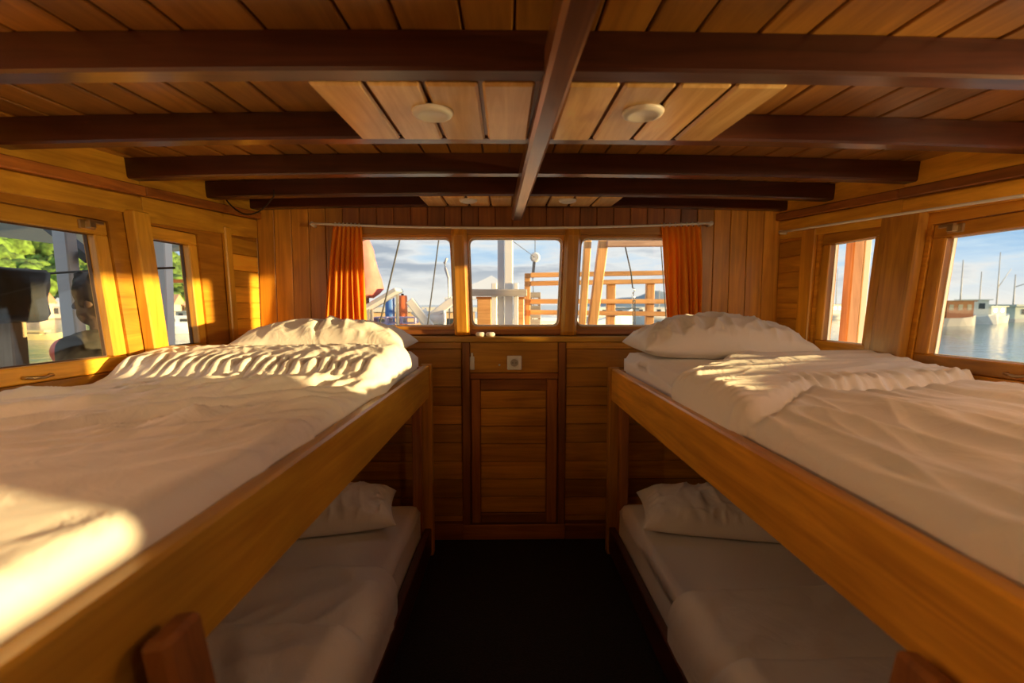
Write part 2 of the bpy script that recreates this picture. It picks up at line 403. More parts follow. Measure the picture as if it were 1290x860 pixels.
# ------------------------------------------------------------------ side windows
wn = 3
def side_window(s, g, label):
    global wn
    wn += 1
    y0, y1, z0, z1 = g
    zc = wx(s, (y0+y1)/2, z0)
    r = thing(f'window_{wn}', (zc, (y0+y1)/2, z0-FW), label, kind='structure')
    e = FW-.002
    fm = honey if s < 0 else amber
    for a, b_, c, d, ax in ((y0-e, y1+e, z0-e, z0, 'Y'), (y0-e, y1+e, z1, z1+e, 'Y'), (y0-e, y0, z0, z1, 'Z'), (y1, y1+e, z0, z1, 'Z')):
        link('sash_rail' if ax == 'Y' else 'sash_stile', wbox(s, a, b_, c, d, -.055, -.006, .004), fm(ax), r)
    # thin pale bead round the glass
    bm = nb()
    for a, b_, c, d in ((y0, y1, z0, z0+.004), (y0, y1, z1-.004, z1), (y0, y0+.004, z0+.004, z1-.004), (y1-.004, y1, z0+.004, z1-.004)):
        q = wbox(s, a, b_, c, d, -.045, -.034); me = bpy.data.meshes.new('t'); q.to_mesh(me); q.free(); bm.from_mesh(me); bpy.data.meshes.remove(me)
    link('glass_bead', bm, GASKET if s > 0 else plain('brown_bead', (.10, .05, .02), .5), r)
    link('pane', wbox(s, y0+.001, y1-.001, z0+.001, z1-.001, -.041, -.036), GLASS, r)
    return r
wL1 = side_window(-1, WIN[-1][1], 'wide varnished window onto the side deck and the green hillside')
side_window(-1, WIN[-1][0], 'narrow varnished window beside the wide one, hillside view')
side_window(-1, WIN[-1][2], 'wide varnished aft window on the hillside wall')
wR1 = side_window(1, WIN[1][1], 'wide varnished window onto the harbour water')
side_window(1, WIN[1][0], 'narrow varnished window beside the wide one, harbour view')
side_window(1, WIN[1][2], 'wide varnished aft window on the harbour wall')
def latch(s, root, y, z):
    bm = nb()
    q = [(y-.028, y+.028, z-.016, z+.016, -.006, .003), (y-.006, y+.05, z+.006, z+.020, .003, .018), (y-.012, y+.012, z-.012, z+.012, .003, .024)]
    for a, b_, c, d, n0, n1 in q:
        t_ = wbox(s, a, b_, c, d, n0, n1, .002); me = bpy.data.meshes.new('t'); t_.to_mesh(me); t_.free(); bm.from_mesh(me); bpy.data.meshes.remove(me)
    link('latch', bm, METAL, root, label='small brass window latch')
latch(-1, wL1, 1.765, 1.635); latch(1, wR1, 1.78, 1.632)
for s, root, y in ((1, wR1, 1.50), (-1, wL1, 1.52)):
    pts = [(wx(s, y+d, 1.122+h, n), y+d, 1.122+h) for d, h, n in ((-.04, 0, -.005), (-.035, 0, .012), (0, -.004, .017), (.035, 0, .012), (.04, 0, -.005))]
    link('handle', tube(nb(), pts, .005, 8), METAL, root, True)

# ------------------------------------------------------------------ bow wall
ZW0, ZW1 = 1.222, 1.727
TR = {1: (-.835, -.311, -.293, -.815), 2: (-.207, .331, .312, -.192), 3: (.440, .985, .965, .418)}   # top-left, top-right, bottom-right, bottom-left
OUT = {1: (-.895, -.255), 2: (-.253, .378), 3: (.380, 1.05)}
FZ0, FZ1 = 1.176, 1.785
bm = nb()
for a, b_, c, d in cells([(OUT[1][0]+.02, OUT[3][1]-.02, FZ0+.02, FZ1-.02)], -1.62, 1.80, -.06, 2.03):
    box(bm, a, b_, YF+.012, YF+.08, c, d)
wf = link('wall_front', bm, midw('Z'), kind='structure', label='varnished planked wall under and around the three bow windows')
# vertical planks
x = -1.50; pw = .0965
while x < 1.62:
    a, b_ = x+.0015, x+pw-.0015
    below = not (b_ > OUT[1][0]-.0 and a < OUT[3][1])
    z0 = 1.14 if below else FZ1+.001
    link('plank', bx(a, b_, YF, YF+.0125, z0, 1.99, bev=.0025), (amber if below else midw)('Z'), wf)
    x += pw
def rloop(c4, r, n=6):
    """rounded loop through four corners given clockwise from top-left; returns n points a corner"""
    P = [Vector((p[0], p[1])) for p in c4]; outp = []
    for i in range(4):
        p, a, b_ = P[i], P[i-1], P[(i+1) % 4]
        da = (a-p).normalized(); db = (b_-p).normalized()
        for k in range(n):
            t_ = k/(n-1); q0 = p+da*r; q1 = p+db*r
            outp.append((1-t_)**2*q0+2*t_*(1-t_)*p+t_*t_*q1)
    return outp
def ring_plate(outer, inner, y0, y1):
    bm = nb(); n = len(inner)
    def vs(L, y): return [bm.verts.new((p.x, y, p.y)) for p in L]
    A0, B0, A1, B1 = vs(outer, y0), vs(inner, y0), vs(outer, y1), vs(inner, y1)
    for k in range(n):
        j = (k+1) % n
        for q in ((A0[k], A0[j], B0[j], B0[k]), (A1[k], B1[k], B1[j], A1[j]), (B0[k], B0[j], B1[j], B1[k]), (A0[k], A1[k], A1[j], A0[j])):
            bm.faces.new(q)
    bmesh.ops.remove_doubles(bm, verts=bm.verts, dist=1e-5)
    bmesh.ops.dissolve_degenerate(bm, edges=bm.edges, dist=1e-6)
    return bm
for k in (1, 2, 3):
    tl, tr_, br, bl = TR[k]
    inner4 = [(tl, ZW1), (tr_, ZW1), (br, ZW0), (bl, ZW0)]
    o4 = [(OUT[k][0], FZ1), (OUT[k][1], FZ1), (OUT[k][1], FZ0), (OUT[k][0], FZ0)]
    r = thing(f'window_{k}', ((OUT[k][0]+OUT[k][1])/2, YF, FZ0), ['', 'bow window beside the orange curtain with rigging and white gear outside', 'middle bow window facing the white mast', 'bow window beside the orange curtain with the wooden ladder frame outside'][k], kind='structure')
    inner = rloop(inner4, .036); outer = rloop(o4, .004)
    link('frame', ring_plate(outer, inner, YF-.012, YF+.03), amber('X'), r)
    g4 = [(tl+.007, ZW1-.007), (tr_-.007, ZW1-.007), (br-.007, ZW0+.008), (bl+.007, ZW0+.008)]
    link('gasket', ring_plate(rloop([(tl-.012, ZW1+.012), (tr_+.012, ZW1+.012), (br+.012, ZW0-.012), (bl-.012, ZW0-.012)], .04), rloop(g4, .034), YF+.031, YF+.045), GASKET, r)
    L = rloop([(p[0]+(.003 if i in (0, 3) else -.003)*-1, p[1]) for i, p in enumerate(inner4)], .036)
    bm = nb(); v0 = [bm.verts.new((p.x, YF+.046, p.y)) for p in L]; v1 = [bm.verts.new((p.x, YF+.051, p.y)) for p in L]
    bm.faces.new(v0); bm.faces.new(v1[::-1])
    for i in range(len(L)): bm.faces.new([v0[i], v0[(i+1) % len(L)], v1[(i+1) % len(L)], v1[i]])
    link('pane', bm, GLASS, r)
def pillar(xt, xb, w):
    bm = nb(); rows = []
    for z, xc, d in ((1.172, xb, .030), (1.195, xb, .050), (1.735, xt, .050), (1.784, xt, .030)):
        rows.append([bm.verts.new((xc+a*w/2, YF-.012-d*b_, z)) for a, b_ in ((-1, 0), (-1, .45), (-.62, 1), (.62, 1), (1, .45), (1, 0))])
    for A, B in zip(rows, rows[1:]):
        for k in range(6): bm.faces.new([A[k], A[(k+1) % 6], B[(k+1) % 6], B[k]])
    bm.faces.new(rows[0]); bm.faces.new(rows[-1])
    link('pillar', bm, amber('Z'), wf)
pillar(-.258, -.243, .088); pillar(.386, .366, .090)
link('header_board', bx(OUT[1][0], OUT[3][1], YF-.030, YF-.0125, 1.742, 1.789, bev=.003), amber('X'), wf)
link('bottom_rail', bx(OUT[1][0], OUT[3][1], YF-.026, YF-.0125, 1.176, 1.205, bev=.003), midw('X'), wf)
# window ledge and lower wall (the lower wall stands a little into the cabin)
YL = 2.665
link('ledge', bx(-1.45, 1.60, YL-.022, YF-.001, 1.139, 1.168, bev=.004), honey('X'), wf)
box_b = bx(-1.5, 1.63, YL+.012, YF+.011, 0, 1.139)
link('lower_panel', box_b, midw('X'), wf)
def row_planks(xa, xb, z0, z1, h, y=YL, mat=amber):
    z = z1
    while z > z0+.01:
        a = max(z-h, z0)
        link('plank', bx(xa+.001, xb-.001, y, y+.0125, a+.0015, z-.0015, bev=.0025), mat('X'), wf); z -= h
link('rail', bx(-1.48, -.243, YL-.004, YL+.0125, 1.100, 1.138, bev=.003), amber('X'), wf)
link('rail', bx(.345, 1.61, YL-.004, YL+.0125, 1.100, 1.138, bev=.003), amber('X'), wf)
row_planks(-1.48, -.243, .10, 1.099, .1075); row_planks(.345, 1.61, .10, 1.099, .1075)
link('upright', bx(-.241, -.197, YL-.014, YL+.0125, 0, 1.138, bev=.004), midw('Z'), wf)
link('upright', bx(.301, .343, YL-.014, YL+.0125, 0, 1.138, bev=.004), midw('Z'), wf)
link('socket_board', bx(-.196, .300, YL-.002, YL+.0125, .965, 1.138, bev=.003), amber('X'), wf)
link('door_lintel', bx(-.196, .300, YL-.012, YL+.0125, .930, .963, bev=.004), midw('X'), wf)
for xa, xb in ((-1.48, -.243), (-.243, .345), (.345, 1.61)):
    link('kick_board', bx(xa, xb, YL-.024, YL-.0145 if xa == -.243 else YL, 0, .088, bev=.004), midw('X'), wf)
d1 = thing('door_1', (.05, YL, .05), 'low boarded cupboard door below the socket', kind='structure')
link('stile', bx(-.190, -.140, YL-.010, YL+.012, .092, .927, bev=.004), midw('Z'), d1)
link('stile', bx(.236, .296, YL-.010, YL+.012, .092, .927, bev=.004), midw('Z'), d1)
link('top_rail', bx(-.139, .235, YL-.010, YL+.012, .865, .927, bev=.004), midw('X'), d1)
link('bottom_rail', bx(-.139, .235, YL-.010, YL+.012, .092, .150, bev=.004), midw('X'), d1)
z = .864
while z > .16:
    a = max(z-.103, .151)
    link('plank', bx(-.138, .234, YL-.001, YL+.012, a+.0015, z-.0015, bev=.003), amber('X'), d1); z -= .103
wbk = link('wall_back', bx(-2.1, 2.25, YB-.08, YB, -.06, 2.0), amber('Z'), kind='structure', label='planked aft wall with a closed door')
d2 = thing('door_2', (.1, YB, 0), 'varnished cabin door in the aft wall', kind='structure')
for xa, xb in ((-.30, -.03), (-.027, .243), (.246, .50)): link('plank', bx(xa, xb, YB+.001, YB+.022, .02, 1.72, bev=.004), honey('Z'), d2)
link('knob', lathe(nb(), [(.012, 0), (.012, .03), (.028, .04), (.028, .06), (.01, .068)], (.44, YB+.022, .95), 18, 'Y'), METAL, d2, True)

# ------------------------------------------------------------------ small fittings on the bow wall
t_ = thing('wall_socket', (.053, YL-.002, .985), 'round-hole white wall socket above the cupboard door', 'socket')
link('plate', bx(.053-.041, .053+.041, YL-.013, YL-.002, .982, 1.062, bev=.004), PLASTIC, t_)
bm = lathe(nb(), [(.026, 0), (.027, -.004), (.022, -.004), (.0215, .0)], (.053, YL-.0135, 1.022), 28, 'Y'); link('rim', bm, PLASTIC, t_, True)
link('well', lathe(nb(), [(.021, 0), (.021, -.0012), (.001, -.0012)], (.053, YL-.0131, 1.022), 24, 'Y'), plain('socket_grey', (.38, .34, .28), .5), t_)
for dx in (-.009, .009):
    link('pin_hole', lathe(nb(), [(.0028, 0), (.0028, -.0006), (.0005, -.0006)], (.053+dx, YL-.0145, 1.022), 10, 'Y'), BLACK, t_)
t_ = thing('door_bolt', (-.185, YL-.002, .985), 'slim white plastic catch left of the wall socket', 'catch')
link('plate', bx(-.197, -.171, YL-.010, YL-.002, .982, 1.058, bev=.003), PLASTIC, t_)
link('tab', bx(-.190, -.178, YL-.014, YL-.009, 1.050, 1.078, bev=.002), PLASTIC, t_)
link('screw_cap', lathe(nb(), [(.006, 0), (.006, -.003), (.003, -.005)], (-.031, YL-.002, 1.009), 14, 'Y'), PLASTIC, None, True, label='tiny white screw cap between the catch and the socket', cat='screw cap')
for k, (xa, xb) in enumerate(((-.166, -.113), (-.109, -.056))):
    bm = nb(); box(bm, xa, xb, 2.672, 2.708, 1.1685, 1.192, bev=.008)
    o = link('white_case', bm, PLASTIC, None, True, label=['small white plastic case on the window ledge, nearer the red tarp', 'small white plastic case on the window ledge, nearer the mast'][k], cat='case', group='pair of white cases on the ledge')

# ------------------------------------------------------------------ rods, curtains, cable
def rod(name, pts, r, label, ends):
    t_ = thing(name, pts[0], label, 'rod')
    link('rod', tube(nb(), pts, r, 8), PLASTIC, t_, True)
    for p, q in ends: link('bracket', tube(nb(), [p, q], r*1.9, 10), PLASTIC, t_, True)
YR = YF-.050
pts = []
for i in range(21):
    u = i/20; xx = -1.075+u*(1.165+1.075); pts.append((xx, YR, 1.797+.008*u-.026*(1-(2*u-1)**2)))
rod('curtain_rod', pts, .0065, 'thin white curtain rod above the bow windows', [((pts[0][0], YR, pts[0][2]), (pts[0][0], YF-.001, pts[0][2]-.004)), ((pts[-1][0], YR, pts[-1][2]), (pts[-1][0], YF-.001, pts[-1][2]-.004))])
pts = []
for i in range(15):
    u = i/14; y = 2.69-u*(2.69+.3); z = 1.752-.048*(2.69-y); pts.append((wx(1, y, z, .055), y, z))
rod('curtain_wire', pts, .0060, 'long white curtain wire along the harbour window wall', [(pts[0], (wx(1, 2.69, 1.752, .012), 2.70, 1.752)), (pts[-1], (wx(1, -.3, 1.60, .005), -.3, pts[-1][2]))])
def curtain(xt0, xt1, xb0, xb1, z1, z0, folds, label, seed):
    nu, nv = 90, 40; u = np.linspace(0, 1, nu)[:, None]; v = np.linspace(0, 1, nv)[None, :]
    vv = v**.8
    X = (xt0+(xt1-xt0)*u)*(1-vv)+(xb0+(xb1-xb0)*u)*vv
    ph = folds*math.tau*(u+.06*pn(u*4, v*1.5, seed))
    amp = .012+.010*vv
    X = X+.010*np.sin(ph*.5+1)*vv
    Y = YR+amp*np.sin(ph)*(.75+.5*pn(u*6, v*2+3, seed+1))+.004
    Z = z1+(z0-z1)*v+0*u+.012*np.sin(ph)*(v < .03)
    t_ = thing('curtain', ((xb0+xb1)/2, YR, z0), label, 'curtain', 'orange curtains at the bow windows')
    o = link('panel', grid_mesh('panel', X, Y, Z), CURTAIN, t_, True)
    md = o.modifiers.new('s', 'SOLIDIFY'); md.thickness = .0025
    # ruffled heading above the rod pocket
    for k in range(int(folds)):
        a = k/folds+.5/folds; xx = xt0+(xt1-xt0)*a
        zr = 1.797+.008*((xx+1.075)/2.24)-.026*(1-(2*((xx+1.075)/2.24)-1)**2)
        link('hook_ring', tube(nb(), [(xx+0, YR+.011*math.cos(q), zr+.011*math.sin(q)) for q in np.linspace(0, math.tau, 13)], .0022, 6, cap=False), PLASTIC, t_, True)
curtain(-.955, -.800, -1.035, -.775, 1.792, 1.172, 7, 'orange pleated curtain by the pillow on the bunk below the hillside windows', 1)
curtain(.880, 1.105, .925, 1.135, 1.795, 1.172, 7, 'orange pleated curtain by the pillow on the bunk below the curtain wire', 5)
pts = [at(283+62*u, 249+22*4*u*(1-u)-2*u, 2.45-.14*u) for u in np.linspace(0, 1, 14)]
link('loose_cable', tube(nb(), [pts[0]+Vector((0, 0, .03))]+pts+[pts[-1]+Vector((0, .0, .03))], .0035, 6), BLACK, None, True, label='thin black cable drooping from the beams in the corner', cat='cable')

# ------------------------------------------------------------------ bunks
Y0B, Y1B = .12, 2.47
def railx(s, y): return (-.395-.021*(2.43-y)) if s < 0 else (.560+.013*(2.43-y))
ZR = {-1: 1.033, 1: 1.013}
def aisle_box(s, y0, y1, z0, z1, d0, d1, bev=.004):
    """piece along the aisle edge of a bunk; d is how far it lies behind the aisle face"""
    P = []
    for z in (z0, z1):
        for y, d in ((y0, d0), (y1, d0), (y1, d1), (y0, d1)): P.append((railx(s, y)+s*d, y, z))
    return hexa(nb(), P, bev)
def cross_box(s, y0, y1, z0, z1, d0=.05, n=.03):
    P = []
    for z in (z0, z1):
        for y, inner in ((y0, 1), (y1, 1), (y1, 0), (y0, 0)):
            P.append(((railx(s, y)+s*d0) if inner else wx(s, y, z, n), y, z))
    return hexa(nb(), P, .003)
def sag(y): return .045*(1-sstep(1.50, 2.15, np.asarray(y, float)))
bunk = {}
def wall_fill_lamp(s, label):  # added wall lamp out of view, warm fill for the cabin
    y, z = .45 if s < 0 else .90, 1.66
    w = Vector((wx(s, y, z, .014), y, z)); i = Vector((-s, 0, 0))
    t_ = thing('wall_fill_lamp', w, label, 'lamp', 'added fill lamps at the foot of the upper bunks')
    link('wall_plate', lathe(nb(), [(.035, 0), (.035, -s*.008), (.02, -s*.012)], w, 20, 'X'), METAL, t_, True)
    link('arm', tube(nb(), [w+i*.008, w+i*.05+Vector((0, 0, .005)), w+i*.07+Vector((0, 0, .03))], .006, 8), METAL, t_, True)
    link('shade', lathe(nb(), [(.018, .03), (.022, .035), (.030, .085), (.028, .085), (.020, .037)], w+i*.07, 20), plain('lamp_shade', (.85, .70, .45), .6, emis=(1, .7, .4, 2)), t_, True)
    l = bpy.data.lights.new('fill_glow', 'POINT'); l.energy = WALL_FILL_W; l.color = (1, .68, .38); l.shadow_soft_size = .05
    o = bpy.data.objects.new('fill_glow', l); COL.objects.link(o); o.parent = t_; o.location = i*.10+Vector((0, 0, .14))
    if s > 0:      # this one also carries an added spot that brightens the upper left wall
        sp = w+i*.085+Vector((0, -.07, -.02)); aim = Vector((-1.55, 1.95, 1.80)); d = (aim-sp).normalized()
        link('fill_spot_head', tube(nb(), [sp-d*.05, sp, sp+d*.004], .022, 14, .026), METAL, t_, True)
        link('fill_spot_arm', tube(nb(), [w+i*.006, sp-d*.03], .005, 8), METAL, t_, True)
        k = bpy.data.lights.new('fill_spot_glow', 'SPOT'); k.energy = SPOT_W; k.color = (1, .70, .28); k.spot_size = math.radians(44); k.spot_blend = .8; k.shadow_soft_size = .03
        ko = bpy.data.objects.new('fill_spot_glow', k); COL.objects.link(ko); ko.parent = t_; ko.location = sp+d*.012-w; ko.rotation_euler = d.to_track_quat('-Z', 'Y').to_euler()
wall_fill_lamp(-1, 'added unseen brass fill lamp at the foot of the bunk below the hillside windows'); wall_fill_lamp(1, 'added unseen brass fill lamp with a spot at the foot of the bunk below the harbour windows')
for s in (-1, 1):
    zr = ZR[s]
    t_ = thing('bunk_bed', (railx(s, 1.2)+s*.4, 1.2, 0), ['', 'varnished two-level bunk frame under the harbour windows', 'varnished two-level bunk frame under the hillside windows'][s], 'bunk bed')
    bunk[s] = t_
    link('upper_rail', aisle_box(s, Y0B, Y1B, zr-.170, zr, 0, .038, .006), amber('Y') if s > 0 else honey('Y'), t_)
    for ya in (Y1B-.055, Y0B+.005):
        link('post', aisle_box(s, ya, ya+.05, 0, zr-.004 if s < 0 else zr-.006, .0385, .085, .004), midw('Z'), t_)
    link('end_post', aisle_box(s, Y1B+.001, Y1B+.055, 0, zr+.002, -.008, .052, .004), amber('Z'), t_)
    link('lower_rail', aisle_box(s, Y0B, Y1B, .02, .155, 0, .035, .004), darkw('Y'), t_)
    for lev in (zr-.055, .125):
        k = Y0B+.02
        while k < Y1B-.1:
            link('slat', cross_box(s, k, k+.10, lev-.022, lev, .09), amber('X'), t_); k += .155
    for ya in (Y0B+.06, 1.25, Y1B-.12):
        link('bearer', cross_box(s, ya, ya+.045, zr-.125, zr-.078, .04), midw('X'), t_)
    # ladder leaning on the bunk
for s, px, py, lab in ((-1, 200, 768, 'short wooden ladder leaning on the bunk under the hillside windows'), (1, 1190, 812, 'short wooden ladder leaning on the bunk under the harbour windows')):
    y0 = .548 if s < 0 else .578; ztop = .965 if s < 0 else .880
    xt = railx(s, y0)-s*.034; xb = xt-s*.16
    t_ = thing('bunk_ladder', (xb, y0-.17, 0), lab, 'ladder')
    for yy in (y0, y0-.34):
        link('stile', bar(nb(), (xb, yy, .005), (xt, yy, ztop), .066, .036, up=(1, 0, 0), bev=.007), midw('Z'), t_)
    for q in (.27, .52, .77):
        xx = xb+(xt-xb)*q/ztop*1.0
        link('rung', bar(nb(), (xx, y0-.31, q), (xx, y0-.03, q), .075, .024, bev=.004), midw('Y'), t_)

# ------------------------------------------------------------------ bedding
def mattress(s, z0, z1, inset, label):
    """rounded slab from the wall to the aisle edge, soft sag at the edges"""
    nu, nv = 46, 80; r = .035
    def prof(n, L):      # positions along, clustering at the ends for the rounded border
        return np.linspace(0, 1, n)
    ya, yb = Y0B+.01, Y1B-.02
    bm_u = np.linspace(0, 1, nu); bm_v = np.linspace(0, 1, nv)
    U, V_ = np.meshgrid(bm_u, bm_v, indexing='ij')
    # superellipse border mapping: outer ring runs down the side
    e = 7; k = 9
    X = np.zeros((nu, nv)); Y = np.zeros((nu, nv)); Z = np.zeros((nu, nv))
    sU = np.clip(np.abs(U*2-1), 0, 1); sV = np.clip(np.abs(V_*2-1), 0, 1)
    yy = ya+(yb-ya)*V_
    xa = np.vectorize(lambda y: railx(s, y)+s*inset)(yy); xw = np.vectorize(lambda y: wx(s, y, z1, .036))(yy)
    # arc-length profile across: side, corner, top, corner, side
    def wrap(t, L, h, r):
        tot = L+2*h; a = t*tot
        p = np.where(a < h, 0, np.where(a > h+L, L, a-h)); q = np.where(a < h, a, np.where(a > h+L, tot-a, h))
        return p, q
    h = z1-z0
    P, Q = wrap(U, np.abs(xw-xa), h, r); R_, T = wrap(V_, yb-ya, h, r)
    # round the corner by pulling in
    L1 = np.abs(xw-xa)
    zz = z0+np.minimum(Q, T)
    dx = np.minimum(P, L1-P); dy = np.minimum(R_, (yb-ya)-R_)
    edge = np.minimum(dx, dy)
    top = zz >= z1-1e-6
    fall = np.where(edge < r, r-np.sqrt(np.maximum(r*r-(r-edge)**2, 0)), 0)
    Z = np.where(top, z1-fall, np.minimum(zz, z1-r))
    bul = .006*pn(yy*5, zz*9, 3)
    X = xa+s*(P+np.where(top, 0, bul)); Y = ya+R_
    Z = Z+np.where(top & (edge > r), .008*pn(X*5, Y*4, 7), 0)
    if z1 > .9: Z = np.where(top, Z-sag(Y), np.minimum(Z, z1-r-sag(Y)))
    o = link('mattress', grid_mesh('mattress', X, Y, Z), SHEET2, None, True, label=label, cat='mattress')
    return o
mattress(-1, .980, 1.112, .052, 'white sheeted mattress on the upper bunk by the hillside windows')
mattress(1, .960, 1.104, .060, 'white sheeted mattress on the upper bunk by the harbour windows')
mattress(-1, .127, .300, .045, 'white sheeted mattress on the lower bunk below the hillside windows')
mattress(1, .127, .300, .040, 'white sheeted mattress on the lower bunk below the harbour windows')

def duvet(s, zm, inset, y0, hem, drop, height, label, nu=210, nv=290, r=.032, mat=None):
    """cover lying on a mattress (top at zm), rolled over the aisle edge; hem(x)= head end; height(x,y)= puff above the mattress"""
    U, V_ = np.meshgrid(np.linspace(0, 1, nu), np.linspace(0, 1, nv), indexing='ij')
    yg = y0+(2.2-y0)*V_
    xa = np.vectorize(lambda y: railx(s, y)+s*(inset-.004))(yg); xw = np.vectorize(lambda y: wx(s, y, zm, .040))(yg)
    Lt = np.abs(xw-xa); tot = Lt-r+r*math.pi/2+drop
    a = U*tot                                  # from the hem at the aisle side up, over the edge, to the wall
    down = drop; arc = r*math.pi/2
    th = np.clip((a-down)/arc, 0, 1)*math.pi/2
    px = np.where(a < down, 0, np.where(a < down+arc, r-r*np.cos(th), r+(a-down-arc)))
    qz = np.where(a < down, -r-(down-a), np.where(a < down+arc, -r+r*np.sin(th), 0))
    X = xa+s*px
    Y = y0+(hem(X)-y0)*V_
    H = height(X, Y)
    nx = np.where(a < down, 1, np.where(a < down+arc, np.cos(th), 0)); nz_ = np.where(a < down, 0, np.where(a < down+arc, np.sin(th), 1))
    endf = np.sqrt(np.clip(1-(1-np.clip((hem(X)-Y)/.045, 0, 1))**2, 0, 1))
    H = .005+(H-.005)*(.10+.90*endf)
    X = X-s*nx*np.clip(H, .002, .045)*.55; Z = zm+qz+nz_*H-(sag(Y) if zm > .9 else 0)
    o = link('duvet', grid_mesh('duvet', X, Y, Z), mat or SHEET, None, True, label=label, cat='duvet')
    md = o.modifiers.new('s', 'SOLIDIFY'); md.thickness = .006; md.offset = -1
    return o
def folds(x, y, ang, fx, fy, seed):
    c, s_ = math.cos(ang), math.sin(ang); a, b_ = x*c+y*s_, -x*s_+y*c
    n = pn(a*fx+.35*pn(a*fx*2, b_*fy*.7, seed+40), b_*fy, seed)
    return 1.5*np.clip(1-3.0*np.abs(n), 0, 1)**1.7-.45
def folds0(x, y, ang, fx, fy, seed):
    c, s_ = math.cos(ang), math.sin(ang); a, b_ = x*c+y*s_, -x*s_+y*c
    return 1-2.2*np.abs(pn(a*fx, b_*fy, seed))
def hL(x, y):
    band = sstep(1.60, 1.73, y+.10*(x+.8)*.6)
    h = .012+.012*pn(x*2.2, y*2.0, 1)+band*.050*np.sin(np.clip((y-1.66)/.56, .05, 1)*math.pi)**.6
    h += (1-band)*(.014*folds(x, y, .95, 1.3, 6, 2)+.010*folds(x, y, .80, 1.8, 12, 5)+.006*folds(x, y, 1.15, 3, 20, 6)-.012)
    h += (1-band)*(.024*ridge(x, y, (-1.5, .95), (-.62, 1.62), .026)-.012*ridge(x, y, (-1.45, .88), (-.60, 1.55), .03)+.016*ridge(x, y, (-1.2, .55), (-.55, 1.30), .03)+.018*ridge(x, y, (-1.55, 1.32), (-.95, 1.66), .022)+.014*ridge(x, y, (-1.0, 1.10), (-.52, 1.52), .018))
    h = .012+(h-.012)*(.15+.85*sstep(.72, 1.10, y))+.055*sstep(-.45, -1.05, x)*(1-sstep(.55, 1.0, y))
    # gathered stitching on the turned-back edge
    ru = np.exp(-((y-(1.735-.05*(x+.8)))/.075)**2)
    h += ru*.009*folds0(x, y, .25*1, 30, 5, 9)+ru*.006*np.sin(x*150+6*pn(x*8, y*6, 4))
    h += band*(.005*folds0(x, y, .5, 22, 5, 8)+.004*folds(x, y, .9, 3, 8, 8))
    return h
duvet(-1, 1.112, .052, Y0B+.02, lambda x: 2.10+.10*(x+.8)+.02*np.sin(x*9), .012, hL, 'white duvet with a gathered turned-back edge on the upper bunk by the hillside windows')
def hR(x, y):
    yc = 1.18+.34*sstep(.60, 1.05, x)+.04*sstep(1.1, 1.5, x)         # the crease where the fold-back ends
    band = sstep(0, .05, y-yc)
    h = .014+.012*pn(x*2.4, y*2.1, 11)+band*(.022+.018*np.sin(np.clip((y-yc)/.6, 0, 1)*math.pi))
    h -= .020*np.exp(-((y-yc)/.022)**2)
    h += (1-band)*(.020*ridge(x, y, (.98, 1.42), (1.16, .55), .06)-.016*ridge(x, y, (1.03, 1.40), (1.25, .5), .022)+.013*folds(x, y, 1.75, 1.4, 7, 12)+.008*folds(x, y, 1.5, 2.5, 14, 14)-.008
                   +.010*ridge(x, y, (.80, 1.2), (.86, .5), .05))
    h += band*(.007*folds(x, y, 1.7, 10, 2.2, 15)+.007*np.exp(-((x-.66)/.16)**2)*folds(x, y, .35, 4, 26, 16))
    ru = np.exp(-((y-yc-.05)/.06)**2)*sstep(.85, 1.0, x)
    h += ru*(.010*folds(x, y, .4, 20, 7, 18)+.004*np.sin(x*130))
    h += .030*np.exp(-((x-1.52)/.16)**2-((y-1.35)/.28)**2)
    return h
duvet(1, 1.104, .060, Y0B+.02, lambda x: 1.70+.42*sstep(.60, 1.15, x)-.05*sstep(1.2, 1.6, x), .022, hR, 'white duvet folded back unevenly on the upper bunk by the harbour windows')
def hLL(x, y):
    band = sstep(1.42, 1.36, y)
    return .040+.02*pn(x*2, y*2, 21)+band*.05+.010*folds(x, y, .7, 3, 6, 22)+.014*ridge(x, y, (-.75, 1.3), (-.5, .9), .04)
duvet(-1, .300, .045, Y0B+.02, lambda x: 1.80+0*x, .09, hLL, 'white duvet on the lower bunk below the hillside windows', 90, 120, .07)
def hLR(x, y):
    band = sstep(1.28, 1.22, y)
    return .042+.02*pn(x*2, y*2, 31)+band*.04+.006*folds(x, y, .4, 3, 6, 32)-.012*np.exp(-((y-1.27)/.02)**2)
duvet(1, .300, .040, Y0B+.02, lambda x: 1.62+.04*(x-.6), .085, hLR, 'white duvet on the lower bunk below the harbour windows', 90, 120, .07)

